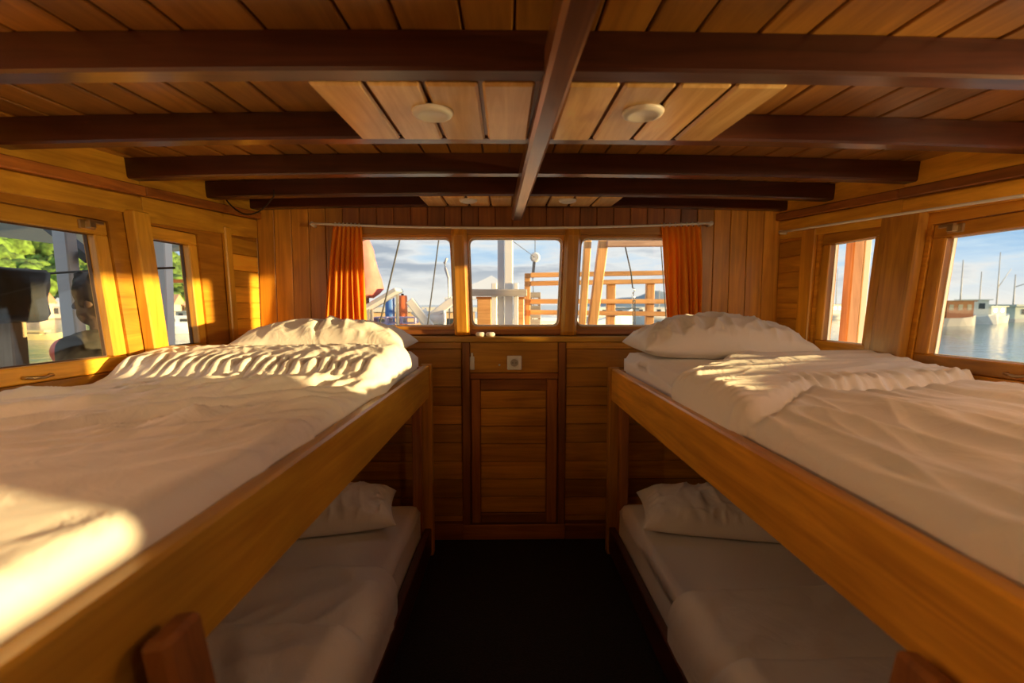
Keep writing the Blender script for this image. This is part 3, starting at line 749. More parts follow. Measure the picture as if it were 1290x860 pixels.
def pillow(cx, cy, z, w, d, h, rot, label, seed, tilt=0, crease=0, wk=1):
    nu, nv = 110, 80
    U, V_ = np.meshgrid(np.linspace(-1, 1, nu), np.linspace(-1, 1, nv), indexing='ij')
    # edges pull in between the pointed corners
    ex = 1-.060*(1-V_**2); ey = 1-.075*(1-U**2)
    X = U*ex*w/2; Y = V_*ey*d/2
    prof = (np.clip(1-np.abs(U)**2.6, 0, 1)*np.clip(1-np.abs(V_)**2.6, 0, 1))**.48
    er = np.clip(1-np.maximum(np.abs(U), np.abs(V_)), 0, 1)
    rad = np.exp(-((er-.13)/.12)**2)
    wr = .012*rad*folds(X*1, Y*1, .5, 14, 14, seed)+.010*folds(X, Y, .9, 4, 9, seed+1)*prof+.010*folds(X, Y, .2, 13, 3, seed+3)*prof*(.4+.6*(V_ < .1))+.006*folds(X, Y, 1.3, 8, 8, seed+5)*prof
    wr = wr*wk
    zt = h*.74*prof+wr*np.minimum(1, prof*1.6)+crease*prof*(-np.exp(-((X+.02+.10*Y)/.012)**2)*.012+.006*np.exp(-((X-.01+.10*Y)/.02)**2))
    zb = -h*.26*np.minimum(prof*1.3, 1)
    me = bpy.data.meshes.new('pillow'); c, s_ = math.cos(rot), math.sin(rot)
    verts = []; faces = []
    def tr(x_, y_, z_): return (cx+c*x_-s_*y_, cy+s_*x_+c*y_, z+h*.26+z_+tilt*y_)
    idx = {}
    for i in range(nu):
        for j in range(nv):
            idx[0, i, j] = len(verts); verts.append(tr(X[i, j], Y[i, j], zt[i, j]))
            if i in (0, nu-1) or j in (0, nv-1): idx[1, i, j] = idx[0, i, j]
            else: idx[1, i, j] = len(verts); verts.append(tr(X[i, j], Y[i, j], zb[i, j]))
    for i in range(nu-1):
        for j in range(nv-1):
            faces.append((idx[0, i, j], idx[0, i+1, j], idx[0, i+1, j+1], idx[0, i, j+1]))
            faces.append((idx[1, i, j], idx[1, i, j+1], idx[1, i+1, j+1], idx[1, i+1, j]))
    me.from_pydata(verts, [], faces); me.update()
    return link('pillow', me, SHEET, None, True, label=label, cat='pillow')
pillow(-.835, 2.275, 1.113, .775, .43, .165, .02, 'white pillow with a centre crease on the upper bunk by the hillside windows', 41, crease=1, wk=.5)
pillow(.985, 2.250, 1.106, .755, .46, .180, -.03, 'plump white pillow on the upper bunk by the harbour windows', 51, wk=1.15)
pillow(-.93, 2.22, .303, .80, .42, .165, .22, 'white pillow on the lower bunk below the hillside windows', 61)
pillow(1.06, 2.18, .303, .82, .43, .165, -.20, 'white pillow on the lower bunk below the harbour windows', 71)
#OUTSIDE
# ------------------------------------------------------------------ outside: sea, decks, shore
SEA_Z = -1.3
bm = nb(); box(bm, -900, 900, -700, 1500, SEA_Z-.5, SEA_Z)
link('sea', bm, SEA, label='rippled grey-green harbour water around the boats', cat='water', kind='stuff')
def deckplate(name, pts, z, label):
    bm = nb(); a = [bm.verts.new((x, y, z-.06)) for x, y in pts]; c = [bm.verts.new((x, y, z)) for x, y in pts]; n = len(pts)
    bm.faces.new(a[::-1]); bm.faces.new(c)
    for i in range(n): bm.faces.new([a[i], a[(i+1) % n], c[(i+1) % n], c[i]])
    return link(name, bm, greyw('Y'), kind='structure', label=label)
deckplate('foredeck', [(-1.9, YF+.09), (2.1, YF+.09), (1.7, 5.2), (.9, 7.4), (-.7, 7.4), (-1.5, 5.2)], .86, 'weathered planked foredeck beyond the bow windows')
deckplate('side_deck', [(-3.3, -2.2), (-2.16, -2.2), (-1.66, YF+.08), (-1.92, YF+.1), (-1.6, 5.2), (-2.3, 5.2), (-3.1, 2.4)], -.15, 'weathered side deck along the hillside windows')
deckplate('side_deck', [(2.36, -2.2), (3.4, -2.2), (3.3, 2.4), (2.5, 5.2), (1.8, 5.2), (2.12, YF+.1), (1.86, YF+.08)], -.15, 'weathered side deck along the harbour windows')
bm = nb(); hp = [(-2.4, -2.2), (2.5, -2.2), (2.45, 2.4), (1.7, 5.2), (.9, 7.4), (-.7, 7.4), (-1.5, 5.2), (-2.3, 2.4)]
a = [bm.verts.new((x*.7+.05, y*.95, SEA_Z-.3)) for x, y in hp]; c = [bm.verts.new((x, y, -.22)) for x, y in hp]
bm.faces.new(a[::-1]); bm.faces.new(c)
for i in range(8): bm.faces.new([a[i], a[(i+1) % 8], c[(i+1) % 8], c[i]])
bow = [(2.12, YF+.1), (1.7, 5.2), (.9, 7.4), (-.7, 7.4), (-1.5, 5.2), (-1.92, YF+.1)]
a = [bm.verts.new((x*.97, y*.995, -.22)) for x, y in bow]; c = [bm.verts.new((x*.99, y, .79)) for x, y in bow]
bm.faces.new(a[::-1]); bm.faces.new(c)
for i in range(6): bm.faces.new([a[i], a[(i+1) % 6], c[(i+1) % 6], c[i]])
link('hull', bm, HULL, kind='structure', label='brown painted hull of the boat below the decks')

LEAF = plain('leaf_green', (.105, .19, .030), .9, noise=.8, nscale=.9)
ROCK = plain('hill_soil', (.16, .20, .06), .95, noise=.4, nscale=.2)
# hillside: a ring sector round the harbour on the port side
def hillh(A, R): return np.clip((R-128)/70, 0, 1)**.75*46*(.75+.5*pn(A*4, R*.01, 3))*np.clip((-A-math.radians(31))/math.radians(9), 0, 1)**.7
A, R_ = np.meshgrid(np.radians(np.linspace(-120, -31, 60)), np.linspace(124, 260, 24), indexing='ij')
hill = link('hillside', grid_mesh('hillside', R_*np.sin(A), R_*np.cos(A), SEA_Z-.4+hillh(A, R_)+.4*(R_ > 126)), ROCK, None, True, label='green hillside rising behind the village', cat='hill', kind='structure')
bm = nb(); rs = random.Random(5)
proto = nb(); bmesh.ops.create_icosphere(proto, subdivisions=2, radius=1); pv = [v.co.copy() for v in proto.verts]; pf = [[v.index for v in f.verts] for f in proto.faces]; proto.free()
V = []; Fc = []
for i in range(1900):
    a = math.radians(rs.uniform(-88, -32)); r = 132+rs.random()**1.6*95
    h = float(hillh(np.array([a]), np.array([r]))[0]); s_ = rs.uniform(1.5, 3.3); n0 = len(V)
    ph = rs.random()*9
    for p in pv:
        k = s_*(1+.42*math.sin(p.x*9+ph)*math.sin(p.y*8+p.z*9+ph)+rs.uniform(-.12, .12))
        V.append((r*math.sin(a)+p.x*k, r*math.cos(a)+p.y*k, SEA_Z+h+s_*.7+p.z*k*1.15))
    Fc += [[j+n0 for j in f] for f in pf]
me = bpy.data.meshes.new('tree_canopy'); me.from_pydata(V, [], Fc); me.update()
link('tree_canopy', me, LEAF, None, True, label='dense green trees covering the hillside', cat='trees', kind='stuff')

def gable(px, d, w, dep, h, roofh, wallc, roofc, label, zbase=None):
    d = 116/math.hypot(1, ray(px, 390)[0])
    c = at(px, 390, d); x0, y0 = c.x, c.y; zb = SEA_Z+.2 if zbase is None else zbase
    t_ = thing('house', (x0, y0, zb), label, 'house')
    link('stilt_base', bx(x0-w/2-.2, x0+w/2+.2, y0-dep/2-.2, y0+dep/2+.2, SEA_Z-.1, zb), plain('jetty_wood', (.30, .22, .14), .8), t_)
    link('wall', bx(x0-w/2, x0+w/2, y0-dep/2, y0+dep/2, zb, zb+h), plain('housewall'+str(wallc), wallc, .8), t_)
    bm = nb(); e = .3
    P = [(x0-w/2-e, y0-dep/2-e, zb+h-.2), (x0+w/2+e, y0-dep/2-e, zb+h-.2), (x0+w/2+e, y0+dep/2+e, zb+h-.2), (x0-w/2-e, y0+dep/2+e, zb+h-.2), (x0-w/2-e, y0, zb+h+roofh), (x0+w/2+e, y0, zb+h+roofh)]
    v = [bm.verts.new(p) for p in P]
    for q in ((0, 1, 5, 4), (2, 3, 4, 5), (1, 2, 5), (3, 0, 4), (3, 2, 1, 0)): bm.faces.new([v[i] for i in q])
    link('roof', bm, plain('houseroof'+str(roofc), roofc, .7), t_)
    for k in (-.28, .22):
        wdw = link('window', bx(x0+k*w-.5, x0+k*w+.5, y0-dep/2-.06, y0-dep/2+.02, zb+h*.35, zb+h*.8), plain('dark_pane', (.04, .05, .06), .2), t_)
for a in ((46, 118, 3.6, 3, 2.8, 2.0, (.62, .50, .38), (.48, .20, .10), 'timber waterfront house with a rust-red roof below the hill'),
          (86, 112, 3.0, 3, 2.2, 1.4, (.75, .74, .70), (.70, .80, .86), 'white waterfront house with a pale blue roof below the hill'),
          (216, 120, 2.8, 3, 2.6, 1.8, (.70, .58, .44), (.58, .33, .20), 'tan waterfront house with a brown roof seen past the white post'),
          (247, 116, 2.6, 3, 2.4, 1.3, (.66, .44, .28), (.66, .50, .36), 'low ochre waterfront house at the end of the village'),
          (-1, 120, 3.6, 3, 2.6, 1.8, (.55, .52, .45), (.42, .40, .36), 'grey-roofed waterfront house half behind the dark tarp')): gable(*a)

def boat(px, d, L, head, hullc, cabc, label, cabin=(.25, .8), ch=1.7, fb=1.1, mast=0, roofc=None, beam=.28, boom=False, name='moored_boat'):
    """a boat afloat at forward distance d; head is its heading"""
    c = at(px, 400, d); cx_, cy_ = c.x, c.y; cs, sn = math.cos(head), math.sin(head); B = L*beam/2
    def T(a, b_, z): return (cx_+cs*a-sn*b_, cy_+sn*a+cs*b_, z)
    t_ = thing(name, (cx_, cy_, SEA_Z), label, 'boat')
    st = [(-.5, .72, 1.0), (-.3, .95, .98), (0, 1, 1.0), (.25, .82, 1.12), (.42, .40, 1.3), (.5, .03, 1.45)]
    bm = nb(); rows = []
    for u, w, s_ in st:
        rows.append([bm.verts.new(T(u*L, q*B*w*(.55 if z < 0 else 1), SEA_Z+(fb*s_ if z > 0 else -.25))) for q, z in ((-1, 1), (-1, -1), (1, -1), (1, 1))])
    for P, Q in zip(rows, rows[1:]):
        for k in range(4): bm.faces.new([P[k], P[(k+1) % 4], Q[(k+1) % 4], Q[k]])
    bm.faces.new(rows[0]); bm.faces.new(rows[-1])
    link('hull', bm, plain('hull'+str(hullc), hullc, .8, spec=.12), t_)
    def tb(a0, a1, w, z0, z1, nm, mat, par=t_):
        P = [T(a0, -w, z0), T(a1, -w, z0), T(a1, w, z0), T(a0, w, z0), T(a0, -w, z1), T(a1, -w, z1), T(a1, w, z1), T(a0, w, z1)]
        return link(nm, hexa(nb(), P), mat, par)
    zd = SEA_Z+fb*.97; a0, a1 = (cabin[0]-.5)*L, (cabin[1]-.5)*L
    cb = tb(a0, a1, B*.72, zd, zd+ch, 'cabin', plain('cabin'+str(cabc), cabc, .8, spec=.12))
    n = max(2, int((a1-a0)/1.3))
    for k in range(n):
        q = a0+(k+.5)*(a1-a0)/n
        tb(q-.32, q+.32, B*.735, zd+ch*.48, zd+ch*.82, 'window', plain('dark_pane', (.04, .05, .06), .2), cb)
    tb(a0-.35, a1+.35, B*.86, zd+ch, zd+ch+.12, 'roof', plain('roof'+str(roofc or cabc), roofc or cabc, .8, spec=.12))
    if mast:
        link('mast', tube(nb(), [T(.1*L, 0, zd), T(.1*L, 0, zd+mast)], .09, 8, .05), plain('spar', (.55, .52, .48), .6), t_, True)
        if boom: link('boom', tube(nb(), [T(.1*L, 0, zd+mast*.45), T(.48*L, 0, zd+mast*.75)], .06, 6, .04), plain('spar', (.55, .52, .48), .6), t_, True)
    return t_
# starboard harbour
boat(1203, 57, 6, .15, (.42, .42, .44), (.15, .05, .03), 'grey hulled boat with a red-brown cabin across the water', (.15, .8), 2.0, 1.0, 7, (.12, .05, .04), .3)
boat(1226, 63, 5, -.5, (.80, .80, .78), (.88, .84, .70), 'white sunlit motor boat with a tall wheelhouse across the water', (.2, .75), 2.2, 1.0, 6, None, .4)
boat(1250, 66, 7, .3, (.60, .66, .66), (.66, .68, .62), 'small pale boat with a low cabin and a mast across the water', (.25, .7), 1.4, .9, 9, None, .3, True)
boat(1048, 85, 9, .4, (.70, .70, .70), (.66, .64, .58), 'distant grey boat seen past the orange post', (.2, .8), 1.5, 1.0, 8)
boat(1063, 95, 8, -.3, (.60, .60, .62), (.60, .50, .42), 'distant boat with a tan cabin seen past the orange post', (.2, .7), 1.6, 1.0, 7)
c = at(1285, 400, 72); t_ = thing('jetty_shed', (c.x+8, c.y, SEA_Z), 'long low pale green jetty building across the water', 'building')
link('platform', bx(c.x-4, c.x+26, c.y-3, c.y+5, SEA_Z-.3, SEA_Z+.5), plain('concrete', (.55, .55, .52), .8), t_)
link('wall', bx(c.x-3, c.x+25, c.y-2, c.y+4, SEA_Z+.5, SEA_Z+2.3), plain('pale_green', (.50, .60, .54), .7), t_)
link('roof', bx(c.x-3.4, c.x+25.4, c.y-2.5, c.y+4.5, SEA_Z+2.3, SEA_Z+2.6), plain('roof_green', (.44, .52, .48), .6), t_)
for k in range(9): link('window', bx(c.x-2+k*3, c.x-.8+k*3, c.y-2.05, c.y-1.95, SEA_Z+1.1, SEA_Z+1.9), plain('dark_pane', (.04, .05, .06), .2), t_)
c = at(1275, 400, 90); link('harbour_crane', tube(tube(nb(), [(c.x, c.y, SEA_Z-.2), (c.x, c.y, 7)], .16, 8, .08), [(c.x, c.y, 4.6), (c.x+9, c.y, 7.4)], .09, 6), plain('spar', (.55, .52, .48), .6), None, True, label='thin mast with a slanting boom behind the jetty building', cat='mast')
# low island on the horizon ahead
X, Y = np.meshgrid(np.linspace(120, 420, 40), np.linspace(700, 780, 10), indexing='ij')
link('island', grid_mesh('island', X, Y, SEA_Z-1+26*np.sin((X-120)/300*math.pi)**.8*np.sin((Y-700)/80*math.pi)*(.7+.8*np.abs(pn(X*.02, Y*.02, 9)))), plain('far_island', (.20, .27, .33), .95), None, True, label='low hazy island on the horizon', cat='island', kind='structure')
boat(768, 70, 7, .2, (.74, .74, .72), (.80, .80, .78), 'small white boat far off, beyond the wooden railing', (.2, .75), 1.2, .9, 4)
boat(790, 64, 6, -.2, (.70, .72, .72), (.76, .74, .70), 'small white boat with a tan roof far off, beyond the hanging hook', (.2, .75), 1.2, .9, 3, (.55, .45, .32))
boat(823, 75, 9, .1, (.76, .76, .76), (.80, .80, .80), 'long white boat far off, beside the far railing post', (.15, .8), 1.2, .9, 4)
# boats moored ahead
boat(505, 13, 7.0, .12, (.80, .80, .80), (.72, .50, .30), 'white hulled boat with a tan cabin moored ahead of the bow', (.10, .78), .95, 1.55, 0, (.62, .60, .56), .34)
boat(608, 17, 7.5, .25, (.84, .85, .86), (.86, .87, .88), 'white boat under a white awning, behind the mast', (.15, .85), .6, 1.5, 0, None, .34)
boat(690, 20, 7.0, -.1, (.84, .85, .86), (.84, .85, .86), 'white boat seen between the mast and the ladder frame', (.2, .7), .5, 1.7, 0, None, .34)
# awning peak over the white boat
c = at(606, 350, 16); t_ = thing('white_awning', (c.x, c.y, SEA_Z+2.9), 'white peaked canvas awning over the boat behind the mast', 'awning')
bm = nb(); P = [(-1.1, -1, .0), (1.6, -1, 0), (1.6, 1, 0), (-1.1, 1, 0), (.35, 0, .75)]
v = [bm.verts.new((c.x+p[0], c.y+p[1], 1.55+p[2])) for p in P]; v2 = [bm.verts.new((c.x+p[0], c.y+p[1], 1.50+p[2])) for p in P]
for q in ((0, 1, 4), (1, 2, 4), (2, 3, 4), (3, 0, 4)): bm.faces.new([v[i] for i in q]); bm.faces.new([v2[i] for i in q[::-1]])
for q in ((0, 1), (1, 2), (2, 3), (3, 0)): bm.faces.new([v[q[0]], v[q[1]], v2[q[1]], v2[q[0]]])
link('canvas', bm, WHITE, t_)
for dx, dy in ((-1.05, -.95), (1.55, -.95), (1.55, .95), (-1.05, .95)): link('pole', tube(nb(), [(c.x+dx, c.y+dy, .876), (c.x+dx, c.y+dy, 1.53)], .03, 6), STEEL, t_)

# ------------------------------------------------------------------ gear on our own foredeck
DZ = .86
def pxbox(px0, px1, py0, py1, y, dep, bev=0):
    a, c = at(px0, py0, y), at(px1, py1, y); return bx(a.x, c.x, y, y+dep, c.z, a.z, bev=bev)
y = 4.6
m0 = at(636, 400, y); t_ = thing('mast', (m0.x, y, DZ), 'white painted double mast post with a grey crossbar on the foredeck', 'mast')
GREYW = plain('pale_grey_paint', (.52, .53, .58), .5)
a, c = at(627, 400, y), at(635, 400, y); link('post', bx(a.x, c.x, y+.02, y+.12, DZ, 5, bev=.006), GREYW, t_)
a, c = at(635, 400, y), at(646, 400, y); link('post', bx(a.x+.003, c.x, y, y+.11, DZ, 5, bev=.006), WHITE, t_)
for p, q in ((619, 626), (647, 653)):
    a, c = at(p, 356, y-.03), at(q, 400, y-.03); link('cheek', bx(a.x, c.x, y-.03, y+.12, DZ, a.z, bev=.006), WHITE, t_)
a, c = at(592, 364, y-.07), at(664, 373, y-.07); link('crossbar', bx(a.x, c.x, y-.075, y-.031, c.z, a.z, bev=.005), greyw('X'), t_)
for p, q, w, lab in ((601, 619, .30, 'tall orange plywood box beside the mast, on the red tarp side'), (652, 660, .25, 'narrow yellow plywood box beside the mast, on the railing side')):
    yy = 4.85; a, c = at(p, 374, yy), at(q, 400, yy); t_ = thing('deck_box', ((a.x+c.x)/2, yy, DZ), lab, 'box')
    link('body', bx(a.x, c.x, yy, yy+w, DZ, a.z-.02, bev=.006), deckw('X'), t_); link('lid', bx(a.x-.01, c.x+.01, yy-.01, yy+w+.01, a.z-.019, a.z+.004, bev=.004), midw('X'), t_)
yy = 5.6; a, c = at(668, 368, yy), at(681, 400, yy); t_ = thing('slatted_crate', ((a.x+c.x)/2, yy, DZ), 'grey-brown slatted crate behind the wooden railing post', 'crate')
zz = DZ
while zz < a.z-.02:
    link('slat', bx(a.x, c.x, yy, yy+.02, zz+.004, min(zz+.075, a.z), bev=.003), greyw('X'), t_); zz += .08
for q in (a.x, c.x-.02): link('corner_post', bx(q, q+.02, yy+.021, yy+.2, DZ, a.z), midw('Z'), t_)

yr = 5.15; TE = deckw
a = at(661, 345, yr); z_ = at(905, 345, yr); t_ = thing('deck_railing', ((a.x+z_.x)/2, yr, DZ), 'orange varnished wooden railing round the foredeck', 'railing')
for p0, p1, py in ((661, 668, 344), (765, 775, 356), (815, 824, 354), (895, 905, 343)):
    a, c = at(p0, py, yr), at(p1, 400, yr); link('post', bx(a.x, c.x, yr, yr+.06, DZ, a.z, bev=.005), TE('Z'), t_)
for pa, pb, ya, yb in ((668, 895, 346.5, 342.5), (668, 895, 357, 353), (668, 895, 379.5, 379.5), (668, 895, 393, 396)):
    p, q = at(pa, ya, yr-.03), at(pb, yb, yr-.03); link('rail', bar(nb(), p, q, .05, .05, bev=.006), TE('X'), t_)

yl = 4.15; t_ = thing('ladder_frame', at(742, 407, yl)*1-Vector((0, 0, at(742, 407, yl).z-DZ)), 'leaning orange timber ladder frame with a weathered top beam', 'frame')
def lean_post(px_t, px_b, w, yy):
    p, q = at(px_t, 300, yy), at(px_b, 410, yy); d = (q-p)/(p.z-q.z)
    p2 = p-d*.5; q2 = q+d*(q.z-DZ); link('stile', bar(nb(), q2, p2, w, .07, up=(0, 1, 0), bev=.006), TE('Z'), t_)
lean_post(740.5, 733, .058, yl); lean_post(760.5, 746, .080, yl)
p, q = at(764, 307, yl-.05), at(905, 306, yl-.05); link('top_beam', bar(nb(), p, q, .06, .052, bev=.006), wood('weathered_red_wood', (.36, .20, .13), (.60, .40, .28), 'X', rough=.7, coat=0), t_)
p = at(903, 300, yl); link('far_post', bx(p.x-.035, p.x+.035, yl-.02, yl+.05, DZ, p.z+.2, bev=.005), TE('Z'), t_)

def rope(pts, r, label, name='rigging_rope', mat=ROPE): return link(name, tube(nb(), pts, r, 6), mat, None, True, label=label, cat='rope')
def upto(p, q, z):
    d = p-q; return p+d*((z-p.z)/d.z)
for (xa, ya, xb, yb, yy, r, lab) in ((504, 300, 479, 405, 4.0, .007, 'dark rigging rope slanting past the red tarp'), (553, 300, 541, 392, 4.3, .006, 'dark rigging rope between the red tarp and the mast'),
                                     (645, 305, 672, 335, 6.4, .003, 'thin stay running from the mast to the pulley'), (832, 300, 835, 342, 4.5, .005, 'thin rope beside the curtain under the weathered beam')):
    p, q = at(xa, ya, yy), at(xb, yb, yy)
    if 'stay' in lab: rope([Vector((m0.x+.05, 4.65, at(630, 300, 4.6).z)), at(674, 324, 6.0)], r, lab)
    else: rope([upto(p, q, 4.2), p, q, upto(q, p, DZ)], r, lab)
# hanging hook on its rope
yy = 4.2; t_ = thing('hanging_hook', at(798, 392, yy), 'steel hook hanging on a rope from the weathered beam', 'hook')
link('rope', tube(nb(), [at(787, 308, yy), at(795, 343, yy), at(797, 363, yy)], .006, 6), ROPE, t_, True)
link('hook', tube(nb(), [at(797, 362, yy), at(800, 365, yy), at(797.5, 369, yy), at(799, 374, yy), at(798.5, 380, yy)], .007, 8), STEEL, t_, True)
for dx in (0, 2.5): link('line', tube(nb(), [at(797.5+dx, 378, yy), at(797.5+dx, 392, yy), at(797.5+dx, 415, yy)], .004, 6), ROPE, t_, True)
# pulley
yy = 6.0; pc = at(674, 324, yy); t_ = thing('pulley_block', pc, 'white pulley block hanging on the stay above the railing', 'pulley')
link('sheave', lathe(nb(), [(.02, -.03), (.058, -.028), (.062, 0), (.058, .028), (.02, .03)], pc, 20, 'Y'), WHITE, t_, True)
for q in (-.036, .032): link('cheek', lathe(nb(), [(.045, 0), (.045, .005), (.02, .006)], pc+Vector((0, q, 0)), 16, 'Y'), GREYW, t_)
link('strap', bar(nb(), at(673, 330, yy), at(671, 350, yy), .02, .035), plain('dark_strap', (.08, .09, .12), .6), t_)
link('tail_rope', tube(nb(), [at(671, 349, yy), at(672, 372, yy), Vector((at(672, 410, yy).x, yy, DZ))], .005, 6), ROPE, t_)
link('hanging_line', tube(nb(), [pc+Vector((0, 0, .06)), pc+Vector((0, 0, 2.6))], .004, 6), ROPE, t_)
# faded red tarp on a pole
yy = 4.25; t_ = thing('red_tarp', Vector((at(462, 350, yy).x, yy, DZ)), 'faded red tarp gathered round a pole on the foredeck', 'tarp')
bm = nb(); rows = []
for py, xl, xr in ((303, 452, 464), (312, 446, 470), (325, 444, 473), (340, 444, 476), (352, 446, 480), (362, 448, 482), (370, 452, 476), (374, 456, 468)):
    row = []; cL, cR = at(xl, py, yy), at(xr, py, yy); rx = (cR.x-cL.x)/2
    for k in range(20):
        a = k*math.tau/20; q = 1+.10*math.sin(3*a+py*.05)+.06*math.sin(7*a)
        row.append(bm.verts.new((cL.x+rx+rx*q*math.cos(a), yy+.13*q*math.sin(a), cL.z+.012*math.sin(a*2+py))))
    rows.append(row)
for P, Q in zip(rows, rows[1:]):
    for k in range(20): bm.faces.new([P[k], P[(k+1) % 20], Q[(k+1) % 20], Q[k]])
bm.faces.new(rows[0]); bm.faces.new(rows[-1])
link('cloth', bm, plain('faded_red_cloth', (.78, .22, .19), .8, noise=.15, nscale=9), t_, True)
c = at(459, 300, yy); link('pole', tube(nb(), [(c.x, yy, DZ), (c.x, yy, c.z+.05)], .03, 10), plain('dark_strap', (.08, .09, .12), .6), t_)
# sloping grey board and white windlass frame
yy = 4.3; p, q = at(462, 389, yy), at(503, 365, yy); t_ = thing('grey_board', Vector((p.x, yy, DZ)), 'sloping grey roof board propped beside the red tarp', 'board')
link('board', bar(nb(), p, q, .30, .035, bev=.004), GREYW, t_)
for c, s_ in ((p, .03), (q, -.03)): link('leg', tube(nb(), [(c.x+s_, yy+.05, DZ), (c.x+s_, yy+.05, c.z-.0)], .015, 8), STEEL, t_)
t_ = thing('windlass_frame', Vector((at(540, 400, 4.4).x, 4.4, DZ)), 'white painted windlass frame of slanted bars on the foredeck', 'windlass')
yy = 4.4
for (xa, ya, xb, yb, w) in ((516, 378, 545, 415, .075), (531, 408, 572, 377, .075), (520, 392, 545, 412, .05)):
    link('bar', bar(nb(), at(xa, ya, yy), at(xb, yb, yy), .07, w, up=(0, 0, 1), bev=.006), WHITE, t_); yy += .08
link('drum', lathe(nb(), [(.09, -.10), (.09, -.085), (.06, -.08), (.06, .08), (.09, .085), (.09, .10)], at(548, 400, 4.5), 20, 'X'), WHITE, t_, True)
link('base', bx(at(512, 400, 4.4).x, at(568, 400, 4.4).x, 4.33, 4.66, DZ, at(540, 414, 4.4).z), WHITE, t_)
# lilac fish crates, orange and blue drums on the foredeck
for px, yy, lab in ((478, 4.9, 'lilac plastic fish crate under the grey board'), (497, 5.0, 'lilac plastic fish crate beside the slanted rope'), (515, 4.9, 'lilac plastic fish crate by the windlass frame')):
    a = at(px-9, 398, yy); c = at(px+8, 398, yy); t_ = thing('fish_crate', Vector(((a.x+c.x)/2, yy, DZ)), lab, 'crate', 'lilac fish crates on the foredeck')
    LIL = plain('lilac_plastic', (.50, .42, .62), .5)
    link('base', bx(a.x, c.x, yy, yy+.2, DZ, DZ+.02), LIL, t_)
    for z0 in (DZ+.021, DZ+.14, a.z-.08):
        link('side', ring_plate(rloop([(a.x, z0+.07), (c.x, z0+.07), (c.x, z0), (a.x, z0)], .004), rloop([(a.x+.012, z0+.058), (c.x-.012, z0+.058), (c.x-.012, z0+.012), (a.x+.012, z0+.012)], .004), yy, yy+.2), LIL, t_)
for px, pt, col, lab in ((507, 372, (.85, .20, .06), 'orange plastic drum among the foredeck gear'), (491, 374, (.08, .22, .62), 'blue plastic drum among the foredeck gear')):
    yy = 5.6; c = at(px, pt, yy); r = .055
    t_ = thing('drum', Vector((c.x, yy, DZ)), lab, 'drum')
    h = c.z-DZ
    link('body', lathe(nb(), [(r*.9, 0), (r, .02), (r, h*.33), (r*1.05, h*.35), (r, h*.37), (r, h*.66), (r*1.05, h*.68), (r, h*.7), (r, h-.02), (r*.9, h)], (c.x, yy, DZ), 20), plain('drum'+str(col), col, .45), t_, True)
    link('cap', lathe(nb(), [(r*.3, 0), (r*.3, .02), (r*.2, .022)], (c.x, yy, DZ+h), 12), BLACK, t_)
link('davit', tube(nb(), [Vector((at(566, 400, 5.2).x, 5.2, DZ)), at(566, 370, 5.2), at(565, 350, 5.2), at(561, 338, 5.2), at(560, 331, 5.2), at(563, 325, 5.2)], .014, 8), GREYW, None, True, label='thin curved grey davit pole near the window pillar', cat='davit')

# ------------------------------------------------------------------ starboard side deck post
p, q = at(1082, 255, 2.75), at(1066, 445, 2.75)
t_ = thing('awning_post', Vector((q.x, 2.75, -.15)), 'leaning orange timber post outside the narrow harbour window', 'post')
d = (q-p)/(p.z-q.z); q2 = q+d*(q.z+.15)
link('timber', bar(nb(), q2, p, .062, .07, up=(0, 1, 0), bev=.005), wood('weathered_red_wood', (.36, .20, .13), (.60, .40, .28), 'Z', rough=.7, coat=0), t_)
link('white_edge', bar(nb(), q2+Vector((.052, .0, 0)), p+Vector((.052, .0, 0)), .038, .07, up=(0, 1, 0), bev=.004), WHITE, t_)

# ------------------------------------------------------------------ port side deck
PD = -.15
t_ = thing('deck_awning', Vector((-2.9, 3.6, PD)), 'white boarded side deck awning on pale posts', 'awning')
hexa_b = hexa(nb(), [(-3.9, 2.9, 1.86), (-2.35, 2.9, 1.98), (-2.35, 5.2, 2.00), (-3.9, 5.2, 1.88), (-3.9, 2.9, 1.92), (-2.35, 2.9, 2.04), (-2.35, 5.2, 2.06), (-3.9, 5.2, 1.94)])
link('roof', hexa_b, plain('awning_white', (.62, .63, .64), .6), t_)
link('front_beam', bar(nb(), (-3.9, 2.92, 1.83), (-2.35, 2.92, 1.95), .06, .07), plain('awning_tan', (.55, .50, .42), .6), t_)
p, q = at(79, 278, 2.62), at(98, 455, 2.62); d = (q-p)/(p.z-q.z)
link('post', bar(nb(), q+d*(q.z-PD), p-d*.15, .075, .07, up=(0, 1, 0), bev=.006), plain('pale_grey_paint', (.52, .53, .58), .5), t_)
p, q = at(203, 270, 3.3), at(209, 440, 3.3); d = (q-p)/(p.z-q.z)
link('post', bar(nb(), q+d*(q.z-PD), p-d*.1, .085, .08, up=(0, 1, 0), bev=.006), WHITE, t_)
p, q = at(60, 283, 2.95), at(115, 326, 2.66); link('brace', bar(nb(), p, q, .05, .05), plain('dark_strap', (.08, .09, .12), .6), t_)
t_ = thing('tarp_bundle', Vector((at(8, 400, 2.1).x, 2.1, PD)), 'dark grey tarp bundle tied on top of a wooden post', 'tarp')
bm = nb(); rows = []
for py, xl, xr in ((338, -50, 30), (343, -58, 36), (360, -60, 37), (380, -60, 37), (396, -58, 36), (404, -54, 33), (407, -45, 20)):
    cL, cR = at(xl, py, 2.1), at(xr, py, 2.1); rx = (cR.x-cL.x)/2; row = []
    for k in range(24):
        a = k*math.tau/24; e = lambda v: math.copysign(abs(v)**.5, v); q = 1+.05*math.sin(5*a+py*.2)
        row.append(bm.verts.new((cL.x+rx+rx*q*e(math.cos(a)), 2.1+.14*q*e(math.sin(a)), cL.z)))
    rows.append(row)
